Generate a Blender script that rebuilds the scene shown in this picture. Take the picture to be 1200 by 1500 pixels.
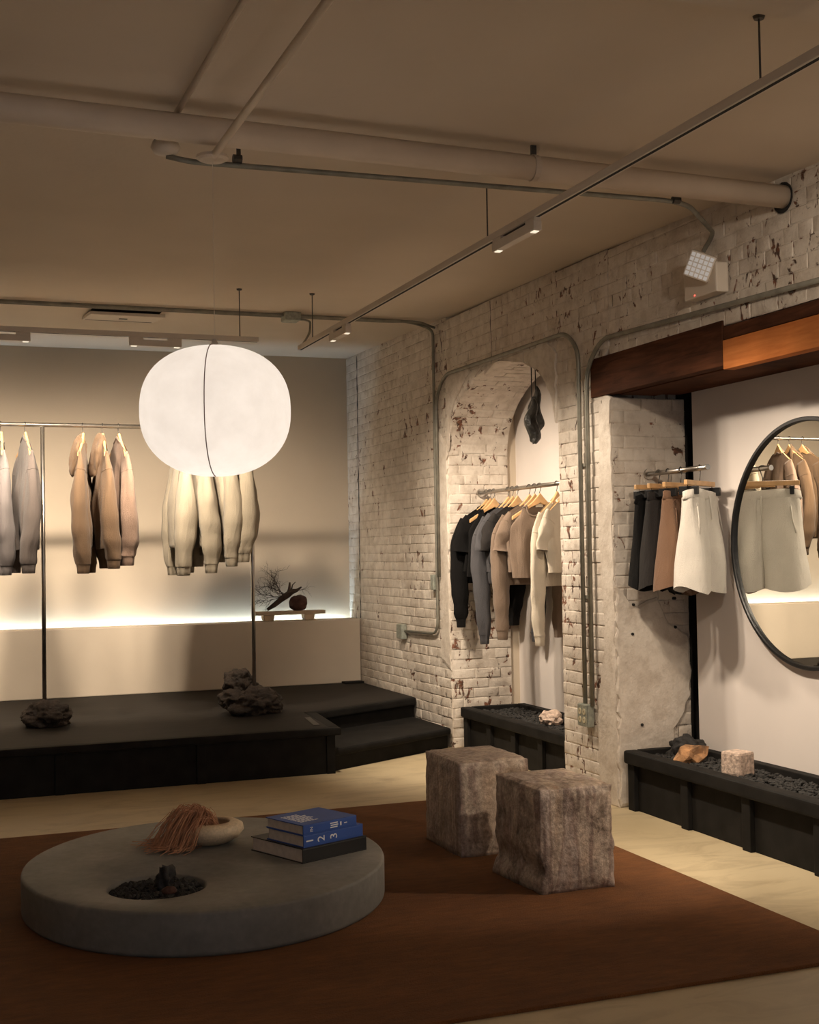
import bpy, bmesh, math, random
from mathutils import Vector, Matrix, noise

# ------------------------------------------------------------------ scene, camera, light
for o in list(bpy.data.objects):
    bpy.data.objects.remove(o, do_unlink=True)
sc = bpy.context.scene
col = sc.collection
random.seed(7)
PI = math.pi

sc.view_settings.view_transform = 'Standard'
sc.view_settings.look = 'None'
sc.view_settings.gamma = 1.0
sc.view_settings.use_curve_mapping = False
sc.view_settings.exposure = 0.0

cam_d = bpy.data.cameras.new('camera')
cam = bpy.data.objects.new('camera', cam_d)
col.objects.link(cam)
cam_d.sensor_fit = 'VERTICAL'
cam_d.sensor_height = 36.0
cam_d.lens = 1884.42 / 1500 * 36.0
cam_d.clip_start = 0.05
cam.matrix_world = Matrix(((0.93626166, 0.00478098, -0.35127091, 0.0),
                           (-0.3509031, -0.0349954, -0.93575763, 0.0),
                           (-0.01676671, 0.99937604, -0.03108719, 1.5),
                           (0, 0, 0, 1)))
sc.camera = cam

w = bpy.data.worlds.new('world')
sc.world = w
w.use_nodes = True
bgn = w.node_tree.nodes['Background']
bgn.inputs[0].default_value = (0.86, 0.90, 1.0, 1)     # dull daylight through the open shop front behind the camera
bgn.inputs[1].default_value = 0.48

WARM = (1.0, 0.83, 0.64)


def spot(name, loc, target, power, angle, blend=0.6, color=WARM, radius=0.03, parent=None):
    d = bpy.data.lights.new(name, 'SPOT')
    d.energy = power
    d.spot_size = math.radians(angle)
    d.spot_blend = blend
    d.color = color
    d.shadow_soft_size = radius
    o = bpy.data.objects.new(name, d)
    col.objects.link(o)
    o.location = loc
    o.rotation_euler = (Vector(target) - Vector(loc)).to_track_quat('-Z', 'Y').to_euler()
    if parent is not None:
        o.parent = parent
        o.matrix_parent_inverse = (Matrix.Translation(parent.location) @ parent.rotation_euler.to_matrix().to_4x4()).inverted()
    return o


# ------------------------------------------------------------------ materials
def new_mat(name):
    m = bpy.data.materials.new(name)
    m.use_nodes = True
    nt = m.node_tree
    b = nt.nodes['Principled BSDF']
    return m, nt, b


def N(nt, t, **kw):
    n = nt.nodes.new(t)
    for k, v in kw.items():
        if hasattr(n, k):
            setattr(n, k, v)
        else:
            n.inputs[k].default_value = v
    return n


def noise_node(nt, vec, scale, detail=4, rough=0.5, dist=0.0):
    n = nt.nodes.new('ShaderNodeTexNoise')
    n.inputs['Scale'].default_value = scale
    n.inputs['Detail'].default_value = detail
    n.inputs['Roughness'].default_value = rough
    n.inputs['Distortion'].default_value = dist
    if vec is not None:
        nt.links.new(vec, n.inputs['Vector'])
    return n


def ramp(nt, fac, stops):
    r = nt.nodes.new('ShaderNodeValToRGB')
    el = r.color_ramp.elements
    while len(el) > 1:
        el.remove(el[-1])
    el[0].position = stops[0][0]
    el[0].color = (*stops[0][1], 1)
    for p, c in stops[1:]:
        e = el.new(p)
        e.color = (*c, 1)
    nt.links.new(fac, r.inputs[0])
    return r


def mixc(nt, fac, a, b, mode='MIX'):
    m = nt.nodes.new('ShaderNodeMix')
    m.data_type = 'RGBA'
    m.blend_type = mode
    if isinstance(fac, (int, float)):
        m.inputs[0].default_value = fac
    else:
        nt.links.new(fac, m.inputs[0])
    for i, v in ((6, a), (7, b)):
        if isinstance(v, tuple):
            m.inputs[i].default_value = (*v, 1)
        else:
            nt.links.new(v, m.inputs[i])
    return m.outputs[2]


def bump(nt, b, height, strength=0.3, dist=0.01):
    n = nt.nodes.new('ShaderNodeBump')
    n.inputs['Strength'].default_value = strength
    n.inputs['Distance'].default_value = dist
    nt.links.new(height, n.inputs['Height'])
    nt.links.new(n.outputs[0], b.inputs['Normal'])
    return n


def pos(nt):
    return nt.nodes.new('ShaderNodeNewGeometry').outputs['Position']


def objc(nt):
    return nt.nodes.new('ShaderNodeTexCoord').outputs['Object']


def scaled(nt, vec, s):
    m = nt.nodes.new('ShaderNodeVectorMath')
    m.operation = 'MULTIPLY'
    nt.links.new(vec, m.inputs[0])
    m.inputs[1].default_value = s
    return m.outputs[0]


def simple(name, c, rough=0.6, metal=0.0, var=0.12, scale=8.0, bstr=0.0, bscale=60.0, bdist=0.004, coords='obj'):
    m, nt, b = new_mat(name)
    v = objc(nt) if coords == 'obj' else pos(nt)
    n = noise_node(nt, v, scale, 5)
    lo = tuple(max(0, x * (1 - var)) for x in c)
    hi = tuple(min(1, x * (1 + var)) for x in c)
    r = ramp(nt, n.outputs[0], [(0.3, lo), (0.7, hi)])
    nt.links.new(r.outputs[0], b.inputs['Base Color'])
    b.inputs['Roughness'].default_value = rough
    b.inputs['Metallic'].default_value = metal
    if bstr:
        n2 = noise_node(nt, v, bscale, 4)
        bump(nt, b, n2.outputs[0], bstr, bdist)
    return m


def paint_brick(name, chip, joint=False):
    """white paint over old brick, worn through in places"""
    m, nt, b = new_mat(name)
    p = pos(nt)
    tone = noise_node(nt, p, 2.3, 5)
    base = ramp(nt, tone.outputs[0], [(0.3, (0.63, 0.555, 0.475)), (0.7, (0.78, 0.71, 0.625))])
    grime = noise_node(nt, p, 11, 8, 0.65)
    gr = ramp(nt, grime.outputs[0], [(0.44, (0.0, 0.0, 0.0)), (0.72, (0.6, 0.6, 0.6))])
    c1 = mixc(nt, gr.outputs[0], base.outputs[0], (0.38, 0.30, 0.23))
    # vertical rusty smears and chips
    chipn = noise_node(nt, scaled(nt, p, (19, 19, 11)), 1.0, 7, 0.62, 0.6)
    big = noise_node(nt, p, 1.7, 3)
    add = nt.nodes.new('ShaderNodeMath')
    add.operation = 'MULTIPLY_ADD'
    nt.links.new(big.outputs[0], add.inputs[0])
    add.inputs[1].default_value = 0.45
    nt.links.new(chipn.outputs[0], add.inputs[2])
    ch = ramp(nt, add.outputs[0], [(chip, (0, 0, 0)), (chip + 0.045, (1, 1, 1))])
    cn = noise_node(nt, p, 30, 3)
    cc = ramp(nt, cn.outputs[0], [(0.40, (0.075, 0.042, 0.028)), (0.60, (0.22, 0.088, 0.048))])
    c2 = mixc(nt, ch.outputs[0], c1, cc.outputs[0])
    nt.links.new(c2, b.inputs['Base Color'])
    b.inputs['Roughness'].default_value = 0.62
    lump = noise_node(nt, p, 34, 6, 0.6)
    sub = nt.nodes.new('ShaderNodeMath')
    sub.operation = 'MULTIPLY_ADD'
    nt.links.new(ch.outputs[0], sub.inputs[0])
    sub.inputs[1].default_value = -0.45
    nt.links.new(lump.outputs[0], sub.inputs[2])
    bump(nt, b, sub.outputs[0], 0.5, 0.011)
    return m


M = {}
M['brick'] = paint_brick('painted_brick', 0.868)
M['brick_worn'] = paint_brick('painted_brick_worn', 0.825)
M['brick_vault'] = paint_brick('painted_brick_vault', 0.77)
M['mortar'] = paint_brick('painted_mortar', 0.81)
M['patch'] = paint_brick('painted_plaster_patch', 0.955)
M['plaster'] = simple('plaster_back_wall', (0.60, 0.51, 0.40), 0.85, var=0.05, scale=1.6, bstr=0.12, bscale=45, coords='pos')
M['ledge'] = simple('plaster_ledge_face', (0.70, 0.60, 0.48), 0.85, var=0.06, scale=1.6, bstr=0.12, bscale=45, coords='pos')
M['panel'] = simple('plaster_niche_panel', (0.74, 0.68, 0.64), 0.8, var=0.03, scale=2, bstr=0.05, bscale=60, coords='pos')
M['ceiling'] = simple('ceiling_paint', (0.68, 0.585, 0.48), 0.85, var=0.05, scale=1.1, bstr=0.25, bscale=28, coords='pos')
M['pipe'] = simple('painted_pipe', (0.60, 0.50, 0.40), 0.5, var=0.06, scale=6)
M['white_metal'] = simple('white_enamel', (0.66, 0.58, 0.49), 0.45, var=0.03)
M['steel'] = simple('brushed_steel', (0.52, 0.49, 0.45), 0.32, 1.0, var=0.12, scale=20)
M['conduit'] = simple('galvanised_conduit', (0.26, 0.25, 0.21), 0.5, 0.5, var=0.2, scale=14)
M['dark_metal'] = simple('dark_metal', (0.09, 0.085, 0.08), 0.45, 0.8)
M['black_metal'] = simple('black_metal', (0.012, 0.012, 0.013), 0.4, 0.3)
M['cord'] = simple('black_cord', (0.015, 0.013, 0.012), 0.8)
M['outlet'] = simple('outlet_box_metal', (0.36, 0.38, 0.33), 0.5, 0.5, var=0.25, scale=40)
M['outlet_face'] = simple('outlet_ivory', (0.62, 0.55, 0.38), 0.5)
M['black_paint'] = simple('black_wood_paint', (0.014, 0.013, 0.012), 0.7, var=0.3, scale=9, bstr=0.15, bscale=50, coords='pos')
M['black_paint'].node_tree.nodes['Principled BSDF'].inputs['Specular IOR Level'].default_value = 0.12
M['gravel'] = simple('black_gravel', (0.020, 0.019, 0.018), 0.75, var=0.5, scale=30, coords='pos')
M['lava'] = simple('dark_lava_rock', (0.032, 0.021, 0.014), 0.85, var=0.5, scale=11, bstr=0.9, bscale=28, bdist=0.02)
M['charcoal_rock'] = simple('charcoal_rock', (0.030, 0.028, 0.027), 0.7, var=0.4, scale=9, bstr=0.8, bscale=24, bdist=0.015)
M['amber_rock'] = simple('amber_rock', (0.42, 0.22, 0.10), 0.55, var=0.6, scale=14, bstr=0.7, bscale=26, bdist=0.015)
M['pink_rock'] = simple('pink_granite', (0.55, 0.42, 0.34), 0.7, var=0.4, scale=50, bstr=0.6, bscale=50, bdist=0.01)
M['obsidian'] = simple('glassy_black_rock', (0.022, 0.021, 0.019), 0.28, var=0.7, scale=8, bstr=0.9, bscale=16, bdist=0.02)
M['hanger_wood'] = simple('hanger_beech', (0.62, 0.37, 0.17), 0.42, var=0.15, scale=14)
M['pale_wood'] = simple('pale_wood', (0.52, 0.40, 0.27), 0.6, var=0.2, scale=9)
M['bark'] = simple('dark_driftwood', (0.055, 0.034, 0.022), 0.8, var=0.5, scale=18, bstr=0.8, bscale=40, bdist=0.01)
M['ball'] = simple('rusty_brown_stone', (0.085, 0.035, 0.022), 0.8, var=0.4, scale=12, bstr=0.8, bscale=30, bdist=0.012)
M['fibre'] = simple('dried_fibre', (0.45, 0.22, 0.12), 0.8, var=0.3, scale=30)
M['bowl'] = simple('speckled_cream_ceramic', (0.62, 0.49, 0.33), 0.6, var=0.16, scale=90, bstr=0.2, bscale=120)
M['blue'] = simple('blue_cloth_cover', (0.030, 0.085, 0.33), 0.55, var=0.08)
M['black_cover'] = simple('black_book_cover', (0.008, 0.008, 0.009), 0.5)
M['pages'] = simple('book_pages', (0.60, 0.52, 0.44), 0.8, var=0.1, scale=40)
M['print'] = simple('white_print', (0.78, 0.78, 0.78), 0.6, var=0.02)
M['label_cloth'] = simple('cream_label', (0.75, 0.68, 0.56), 0.7, var=0.03)
M['tag_card'] = simple('kraft_tag', (0.55, 0.48, 0.30), 0.7, var=0.05)
M['black_gap'] = simple('dark_reveal', (0.018, 0.016, 0.015), 0.9)
M['led_housing'] = simple('aluminium_channel', (0.5, 0.5, 0.5), 0.5, 0.6)


def fabric(name, c, var=0.08):
    m, nt, b = new_mat(name)
    v = objc(nt)
    n = noise_node(nt, v, 5, 5)
    r = ramp(nt, n.outputs[0], [(0.3, tuple(x * (1 - var) for x in c)), (0.7, tuple(min(1, x * (1 + var)) for x in c))])
    nt.links.new(r.outputs[0], b.inputs['Base Color'])
    b.inputs['Roughness'].default_value = 0.9
    b.inputs['Sheen Weight'].default_value = 0.12 if sum(c) > 0.25 else 0.01
    b.inputs['Specular IOR Level'].default_value = 0.2
    n2 = noise_node(nt, v, 240, 3)
    n3 = noise_node(nt, scaled(nt, v, (13, 13, 3.5)), 1.0, 4, 0.55, 0.8)
    a = nt.nodes.new('ShaderNodeMath')
    a.operation = 'MULTIPLY_ADD'
    nt.links.new(n3.outputs[0], a.inputs[0])
    a.inputs[1].default_value = 3.0
    nt.links.new(n2.outputs[0], a.inputs[2])
    bump(nt, b, a.outputs[0], 0.5, 0.009)
    return m


F = dict(black=fabric('black_fleece', (0.006, 0.0055, 0.0055)),
         slate=fabric('slate_fleece', (0.078, 0.076, 0.082)),
         taupe=fabric('taupe_fleece', (0.20, 0.145, 0.108)),
         cream=fabric('cream_fleece', (0.60, 0.53, 0.43)),
         tan=fabric('tan_fleece', (0.155, 0.098, 0.058)),
         cocoa=fabric('cocoa_fleece', (0.215, 0.145, 0.108)),
         oatmeal=fabric('oatmeal_fleece', (0.36, 0.305, 0.275)),
         mauve=fabric('mauve_grey_fleece', (0.17, 0.15, 0.145)),
         grey=fabric('warm_grey_fleece', (0.115, 0.094, 0.084)),
         ecru=fabric('ecru_fleece', (0.31, 0.265, 0.198)),
         white=fabric('white_fleece', (0.66, 0.62, 0.56)),
         brown=fabric('brown_fleece', (0.20, 0.115, 0.072)),
         charcoal=fabric('charcoal_fleece', (0.026, 0.023, 0.022)))


def mat_floor():
    m, nt, b = new_mat('worn_cream_concrete')
    p = pos(nt)
    n1 = noise_node(nt, p, 0.9, 6)
    n2 = noise_node(nt, scaled(nt, p, (1.2, 3.0, 1)), 2.0, 8, 0.65, 0.8)
    base = ramp(nt, n1.outputs[0], [(0.3, (0.49, 0.39, 0.235)), (0.7, (0.63, 0.52, 0.335))])
    st = ramp(nt, n2.outputs[0], [(0.48, (0, 0, 0)), (0.74, (0.7, 0.7, 0.7))])
    c = mixc(nt, st.outputs[0], base.outputs[0], (0.33, 0.25, 0.15))
    n3 = noise_node(nt, scaled(nt, p, (9, 22, 1)), 1.0, 6, 0.7, 1.0)
    sc_ = ramp(nt, n3.outputs[0], [(0.695, (0, 0, 0)), (0.72, (0.75, 0.75, 0.75))])
    c = mixc(nt, sc_.outputs[0], c, (0.14, 0.10, 0.06))
    nt.links.new(c, b.inputs['Base Color'])
    b.inputs['Roughness'].default_value = 0.5
    bump(nt, b, n2.outputs[0], 0.08, 0.01)
    return m


def mat_rug():
    m, nt, b = new_mat('rust_wool_pile')
    p = pos(nt)
    n1 = noise_node(nt, p, 2.2, 5, 0.6)
    n2 = noise_node(nt, scaled(nt, p, (9, 34, 20)), 1.0, 6, 0.7)
    r1 = ramp(nt, n1.outputs[0], [(0.3, (0.150, 0.052, 0.011)), (0.72, (0.225, 0.082, 0.018))])
    r2 = ramp(nt, n2.outputs[0], [(0.28, (0.68, 0.68, 0.68)), (0.72, (1.18, 1.18, 1.18))])
    c = mixc(nt, 1.0, r1.outputs[0], r2.outputs[0], 'MULTIPLY')
    nt.links.new(c, b.inputs['Base Color'])
    b.inputs['Roughness'].default_value = 0.95
    b.inputs['Sheen Weight'].default_value = 0.08
    b.inputs['Sheen Tint'].default_value = (0.8, 0.4, 0.2, 1)
    n3 = noise_node(nt, scaled(nt, p, (1, 1.6, 1)), 170, 4)
    bump(nt, b, n3.outputs[0], 0.9, 0.012)
    return m


def mat_concrete_table():
    m, nt, b = new_mat('grey_concrete')
    v = objc(nt)
    n1 = noise_node(nt, v, 1.8, 7, 0.6, 0.6)
    n2 = noise_node(nt, v, 26, 6, 0.6)
    r1 = ramp(nt, n1.outputs[0], [(0.3, (0.15, 0.145, 0.13)), (0.55, (0.21, 0.20, 0.18)), (0.75, (0.30, 0.27, 0.235))])
    r2 = ramp(nt, n2.outputs[0], [(0.2, (0.75, 0.75, 0.75)), (0.8, (1.1, 1.1, 1.1))])
    c = mixc(nt, 1.0, r1.outputs[0], r2.outputs[0], 'MULTIPLY')
    nt.links.new(c, b.inputs['Base Color'])
    b.inputs['Roughness'].default_value = 0.6
    bump(nt, b, n2.outputs[0], 0.1, 0.004)
    return m


def mat_deck():
    m, nt, b = new_mat('dark_stained_deck')
    p = pos(nt)
    n1 = noise_node(nt, scaled(nt, p, (1.5, 9, 1)), 2.0, 7, 0.6)
    r = ramp(nt, n1.outputs[0], [(0.3, (0.014, 0.012, 0.010)), (0.7, (0.026, 0.021, 0.018))])
    nt.links.new(r.outputs[0], b.inputs['Base Color'])
    b.inputs['Roughness'].default_value = 0.7
    b.inputs['Specular IOR Level'].default_value = 0.22
    bump(nt, b, n1.outputs[0], 0.12, 0.006)
    return m


def mat_wood(name, dark, light, scale=(2, 2, 24), rough=0.55):
    m, nt, b = new_mat(name)
    p = pos(nt)
    n1 = noise_node(nt, scaled(nt, p, scale), 1.3, 7, 0.6, 0.7)
    n2 = noise_node(nt, p, 1.6, 4)
    r = ramp(nt, n1.outputs[0], [(0.25, dark), (0.75, light)])
    r2 = ramp(nt, n2.outputs[0], [(0.3, (0.6, 0.6, 0.6)), (0.7, (1.15, 1.1, 1.05))])
    c = mixc(nt, 1.0, r.outputs[0], r2.outputs[0], 'MULTIPLY')
    nt.links.new(c, b.inputs['Base Color'])
    b.inputs['Roughness'].default_value = 0.85
    b.inputs['Specular IOR Level'].default_value = 0.1
    bump(nt, b, n1.outputs[0], 0.25, 0.006)
    return m


def mat_onyx(name, seed, stripe, contrast):
    """banded stone block: faint vertical bands over a mottled grey-pink ground"""
    m, nt, b = new_mat(name)
    v = objc(nt)
    ad = nt.nodes.new('ShaderNodeVectorMath')
    ad.operation = 'ADD'
    nt.links.new(v, ad.inputs[0])
    ad.inputs[1].default_value = (seed, seed * 2.1, seed * 0.7)
    n1 = noise_node(nt, scaled(nt, ad.outputs[0], stripe), 1.0, 4, 0.5, 0.25)
    n2 = noise_node(nt, ad.outputs[0], 9, 9, 0.72)
    n3 = noise_node(nt, ad.outputs[0], 55, 5, 0.7)
    r = ramp(nt, n1.outputs[0], [(0.25, (0.33, 0.245, 0.20)), (0.42, (0.46, 0.38, 0.33)), (0.50, (0.31, 0.225, 0.185)),
                                 (0.56, (0.52, 0.43, 0.35)), (0.68, (0.44, 0.34, 0.26)), (0.8, (0.38, 0.26, 0.19))])
    r2 = ramp(nt, n2.outputs[0], [(0.34, (0.26, 0.22, 0.20)), (0.47, (0.82, 0.79, 0.78)), (0.70, (1.3, 1.26, 1.24))])
    c = mixc(nt, contrast, r.outputs[0], r2.outputs[0], 'MULTIPLY')
    r3 = ramp(nt, n3.outputs[0], [(0.32, (0.5, 0.48, 0.46)), (0.68, (1.35, 1.33, 1.3))])
    c = mixc(nt, 0.8, c, r3.outputs[0], 'MULTIPLY')
    nt.links.new(c, b.inputs['Base Color'])
    b.inputs['Roughness'].default_value = 0.5
    a = nt.nodes.new('ShaderNodeMath')
    a.operation = 'MULTIPLY_ADD'
    nt.links.new(n2.outputs[0], a.inputs[0])
    a.inputs[1].default_value = 2.5
    nt.links.new(n3.outputs[0], a.inputs[2])
    bump(nt, b, a.outputs[0], 0.4, 0.010)
    return m


def mat_emit(name, c, s):
    m, nt, b = new_mat(name)
    b.inputs['Base Color'].default_value = (0.8, 0.8, 0.8, 1)
    b.inputs['Emission Color'].default_value = (*c, 1)
    b.inputs['Emission Strength'].default_value = s
    return m


def mat_lantern():
    m, nt, b = new_mat('lantern_fabric')
    nt.nodes.remove(b)
    out = nt.nodes['Material Output']
    t = nt.nodes.new('ShaderNodeBsdfTranslucent')
    d = nt.nodes.new('ShaderNodeBsdfDiffuse')
    v = objc(nt)
    n = noise_node(nt, v, 7, 6, 0.6)
    r = ramp(nt, n.outputs[0], [(0.3, (0.80, 0.78, 0.76)), (0.7, (0.90, 0.885, 0.87))])
    nt.links.new(r.outputs[0], t.inputs[0])
    nt.links.new(r.outputs[0], d.inputs[0])
    mx = nt.nodes.new('ShaderNodeMixShader')
    mx.inputs[0].default_value = 0.45
    nt.links.new(t.outputs[0], mx.inputs[1])
    nt.links.new(d.outputs[0], mx.inputs[2])
    nt.links.new(mx.outputs[0], out.inputs[0])
    return m


def mat_mirror():
    m, nt, b = new_mat('mirror_glass')
    b.inputs['Base Color'].default_value = (0.80, 0.80, 0.76, 1)
    b.inputs['Metallic'].default_value = 1.0
    b.inputs['Roughness'].default_value = 0.0
    return m


M['floor'] = mat_floor()
M['rug'] = mat_rug()
M['concrete'] = mat_concrete_table()
M['deck'] = mat_deck()
M['beam_dark'] = mat_wood('aged_dark_timber', (0.035, 0.014, 0.008), (0.135, 0.052, 0.026))
M['beam_orange'] = mat_wood('orange_timber', (0.46, 0.145, 0.04), (0.72, 0.27, 0.085))
M['onyx_a'] = mat_onyx('banded_stone_far', 3.1, (9, 26, 0.7), 0.6)
M['onyx_b'] = mat_onyx('banded_stone_near', 8.7, (13, 6, 1.6), 0.9)
M['led'] = mat_emit('led_strip', (0.62, 0.84, 1.0), 75.0)
M['lens'] = mat_emit('lamp_lens', (1.0, 0.86, 0.66), 0.9)
M['emerg_lens'] = mat_emit('emergency_lens', (0.9, 0.93, 1.0), 0.12)
M['red_led'] = mat_emit('red_led', (1.0, 0.05, 0.03), 1.5)
M['lantern'] = mat_lantern()
M['mirror'] = mat_mirror()


# ------------------------------------------------------------------ mesh helpers
class MB:
    def __init__(s):
        s.v = []
        s.f = []

    def box(s, x0, x1, y0, y1, z0, z1):
        b = len(s.v)
        s.v += [(x0, y0, z0), (x1, y0, z0), (x1, y1, z0), (x0, y1, z0), (x0, y0, z1), (x1, y0, z1), (x1, y1, z1), (x0, y1, z1)]
        s.f += [tuple(b + i for i in q) for q in ((0, 3, 2, 1), (4, 5, 6, 7), (0, 1, 5, 4), (1, 2, 6, 5), (2, 3, 7, 6), (3, 0, 4, 7))]
        return s

    def prism(s, poly, z0, z1):
        b = len(s.v)
        n = len(poly)
        s.v += [(x, y, z0) for x, y in poly] + [(x, y, z1) for x, y in poly]
        s.f.append(tuple(b + i for i in reversed(range(n))))
        s.f.append(tuple(b + n + i for i in range(n)))
        for i in range(n):
            j = (i + 1) % n
            s.f.append((b + i, b + j, b + n + j, b + n + i))
        return s

    def rings(s, rings, cap0=True, cap1=True, closed=True):
        b = len(s.v)
        n = len(rings[0])
        for r in rings:
            s.v += [tuple(p) for p in r]
        for k in range(len(rings) - 1):
            for i in range(n if closed else n - 1):
                j = (i + 1) % n
                s.f.append((b + k * n + i, b + k * n + j, b + (k + 1) * n + j, b + (k + 1) * n + i))
        if cap0:
            s.f.append(tuple(b + i for i in reversed(range(n))))
        if cap1:
            s.f.append(tuple(b + (len(rings) - 1) * n + i for i in range(n)))
        return s

    def tube(s, pts, r, n=8, cap=True):
        pts = [Vector(p) for p in pts]
        rr = r if isinstance(r, (list, tuple)) else [r] * len(pts)
        rings = []
        ref = None
        for i, p in enumerate(pts):
            t = (pts[min(i + 1, len(pts) - 1)] - pts[max(i - 1, 0)]).normalized()
            if ref is None:
                ref = Vector((0, 0, 1)) if abs(t.z) < 0.9 else Vector((1, 0, 0))
            a = ref - t * ref.dot(t)
            a.normalize()
            ref = a
            c = t.cross(a)
            rings.append([p + (a * math.cos(q) + c * math.sin(q)) * rr[i] for q in (2 * PI * k / n for k in range(n))])
        return s.rings(rings, cap, cap)

    def lathe(s, prof, n=32, cx=0, cy=0, cap=True):
        rings = [[(cx + r * math.cos(q), cy + r * math.sin(q), z) for q in (2 * PI * k / n for k in range(n))] for r, z in prof]
        return s.rings(rings, cap, cap)

    def build(s, name, mat, parent=None, smooth=False, bevel=0.0, seg=2, loc=None):
        me = bpy.data.meshes.new(name)
        me.from_pydata([tuple(v) for v in s.v], [], s.f)
        return mk(name, me, mat, parent, smooth, bevel, seg, loc)


def mk(name, me, mat, parent=None, smooth=False, bevel=0.0, seg=2, loc=None):
    me.validate()
    bm = bmesh.new()
    bm.from_mesh(me)
    if bevel:
        ed = [e for e in bm.edges if len(e.link_faces) == 2 and e.calc_face_angle(0) > 0.5]
        bmesh.ops.bevel(bm, geom=ed, offset=bevel, segments=seg, profile=0.6, affect='EDGES', clamp_overlap=True)
    bmesh.ops.recalc_face_normals(bm, faces=bm.faces)
    bm.to_mesh(me)
    bm.free()
    if smooth:
        for p in me.polygons:
            p.use_smooth = True
    o = bpy.data.objects.new(name, me)
    col.objects.link(o)
    me.materials.append(mat)
    if parent is not None:
        o.parent = parent
    if loc is not None:
        o.location = loc
    return o


def tag(o, label, cat, group=None):
    o['label'] = label
    o['category'] = cat
    if group:
        o['group'] = group
    return o


def thing(name, loc, label, cat, group=None, rotz=0.0):
    o = bpy.data.objects.new(name, None)
    col.objects.link(o)
    o.location = loc
    o.rotation_euler = (0, 0, rotz)
    return tag(o, label, cat, group)


def struct(o, label=None):
    o['kind'] = 'structure'
    if label:
        o['label'] = label
    return o


def arc_path(pts, r=0.08, n=6):
    """polyline with rounded corners"""
    pts = [Vector(p) for p in pts]
    out = [pts[0]]
    for i in range(1, len(pts) - 1):
        a, b, c = pts[i - 1], pts[i], pts[i + 1]
        d1 = (a - b)
        d2 = (c - b)
        k = min(r, d1.length * 0.45, d2.length * 0.45)
        p, q = b + d1.normalized() * k, b + d2.normalized() * k
        for j in range(n + 1):
            t = j / n
            out.append(p * (1 - t) ** 2 + b * 2 * t * (1 - t) + q * t * t)
    out.append(pts[-1])
    return out


def rock_mesh(name, size, seed, sub=4, rough=0.35, freq=1.6, flat=0.0, facet=0.0):
    bm = bmesh.new()
    bmesh.ops.create_icosphere(bm, subdivisions=sub, radius=1.0)
    off = Vector((seed * 7.31, seed * 3.77, seed * 1.93))
    for v in bm.verts:
        d = v.co.normalized()
        k = 1 + rough * noise.noise(d * freq + off) + rough * 0.5 * noise.noise(d * freq * 2.7 + off) + rough * 0.22 * noise.noise(d * freq * 7 + off)
        if facet:
            k += facet * (noise.cell(d * 2.2 + off) - 0.5)
        p = d * k
        if flat and p.z < -flat:
            p.z = -flat + (p.z + flat) * 0.12
        v.co = Vector((p.x * size[0], p.y * size[1], p.z * size[2]))
    zmin = min(v.co.z for v in bm.verts)
    for v in bm.verts:
        v.co.z -= zmin
    me = bpy.data.meshes.new(name)
    bm.to_mesh(me)
    bm.free()
    return me


def rock(name, loc, size, seed, mat, label=None, cat='rock', parent=None, rotz=0, smooth=True, **kw):
    o = mk(name, rock_mesh(name, size, seed, **kw), mat, parent, smooth)
    o.location = loc
    o.rotation_euler = (0, 0, rotz)
    if label:
        tag(o, label, cat)
    return o


# ------------------------------------------------------------------ setting
XW = 3.75          # plane of the brick wall
YB = 11.64         # back wall


def cz(y):
    return 3.22 + (y - 5) * 0.02


struct(MB().box(-3.4, 4.6, -2.5, 12.0, -0.12, 0.0).build('floor', M['floor']), 'worn cream painted concrete floor')
mb = MB()
ys = [-2.5, 3.0, 4.6, 6.2, 6.7, 8.0, 9.6, 12.0]
prof = [(y, cz(y) + (0.012 if 6.2 < y < 6.9 else 0)) for y in ys]
b0 = len(mb.v)
for y, z in prof:
    mb.v += [(-3.4, y, z), (4.6, y, z), (-3.4, y, z + 0.2), (4.6, y, z + 0.2)]
for i in range(len(prof) - 1):
    a = 4 * i
    mb.f += [(a, a + 1, a + 5, a + 4), (a + 2, a + 6, a + 7, a + 3), (a, a + 4, a + 6, a + 2), (a + 1, a + 3, a + 7, a + 5)]
mb.f += [(0, 2, 3, 1), (4 * len(prof) - 4, 4 * len(prof) - 3, 4 * len(prof) - 1, 4 * len(prof) - 2)]
struct(mb.build('ceiling', M['ceiling']), 'warm white painted plaster ceiling')
struct(MB().box(-3.4, 4.6, -2.5, 3.2, 3.10, 3.178).build('trim_1', M['ceiling']), 'dropped soffit edge across the ceiling')
struct(MB().box(-3.4, 4.6, YB, YB + 0.2, 0, 3.36).build('wall_back', M['plaster']), 'smooth beige plaster back wall washed with light')
struct(MB().box(-3.6, -3.4, -2.5, YB, 0, 3.3).build('wall_left', M['plaster']), 'plain plaster side wall opposite the brick')
struct(MB().box(4.6, 4.75, -2.5, 12.0, 0, 3.4).build('wall_right_light_block', M['black_gap']), 'added dark wall behind the niches, blocking stray light')  # added to stop light leaking in behind the niches, coloured near black
struct(MB().box(XW, 4.6, -2.5, 4.15, 0, 3.22).build('wall_right_front', M['patch']), 'white painted wall nearest the shop front')


# ---- painted brick work
CH = 0.0745
BL = 0.213
JT = 0.0045
PROUD = 0.0020


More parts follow.
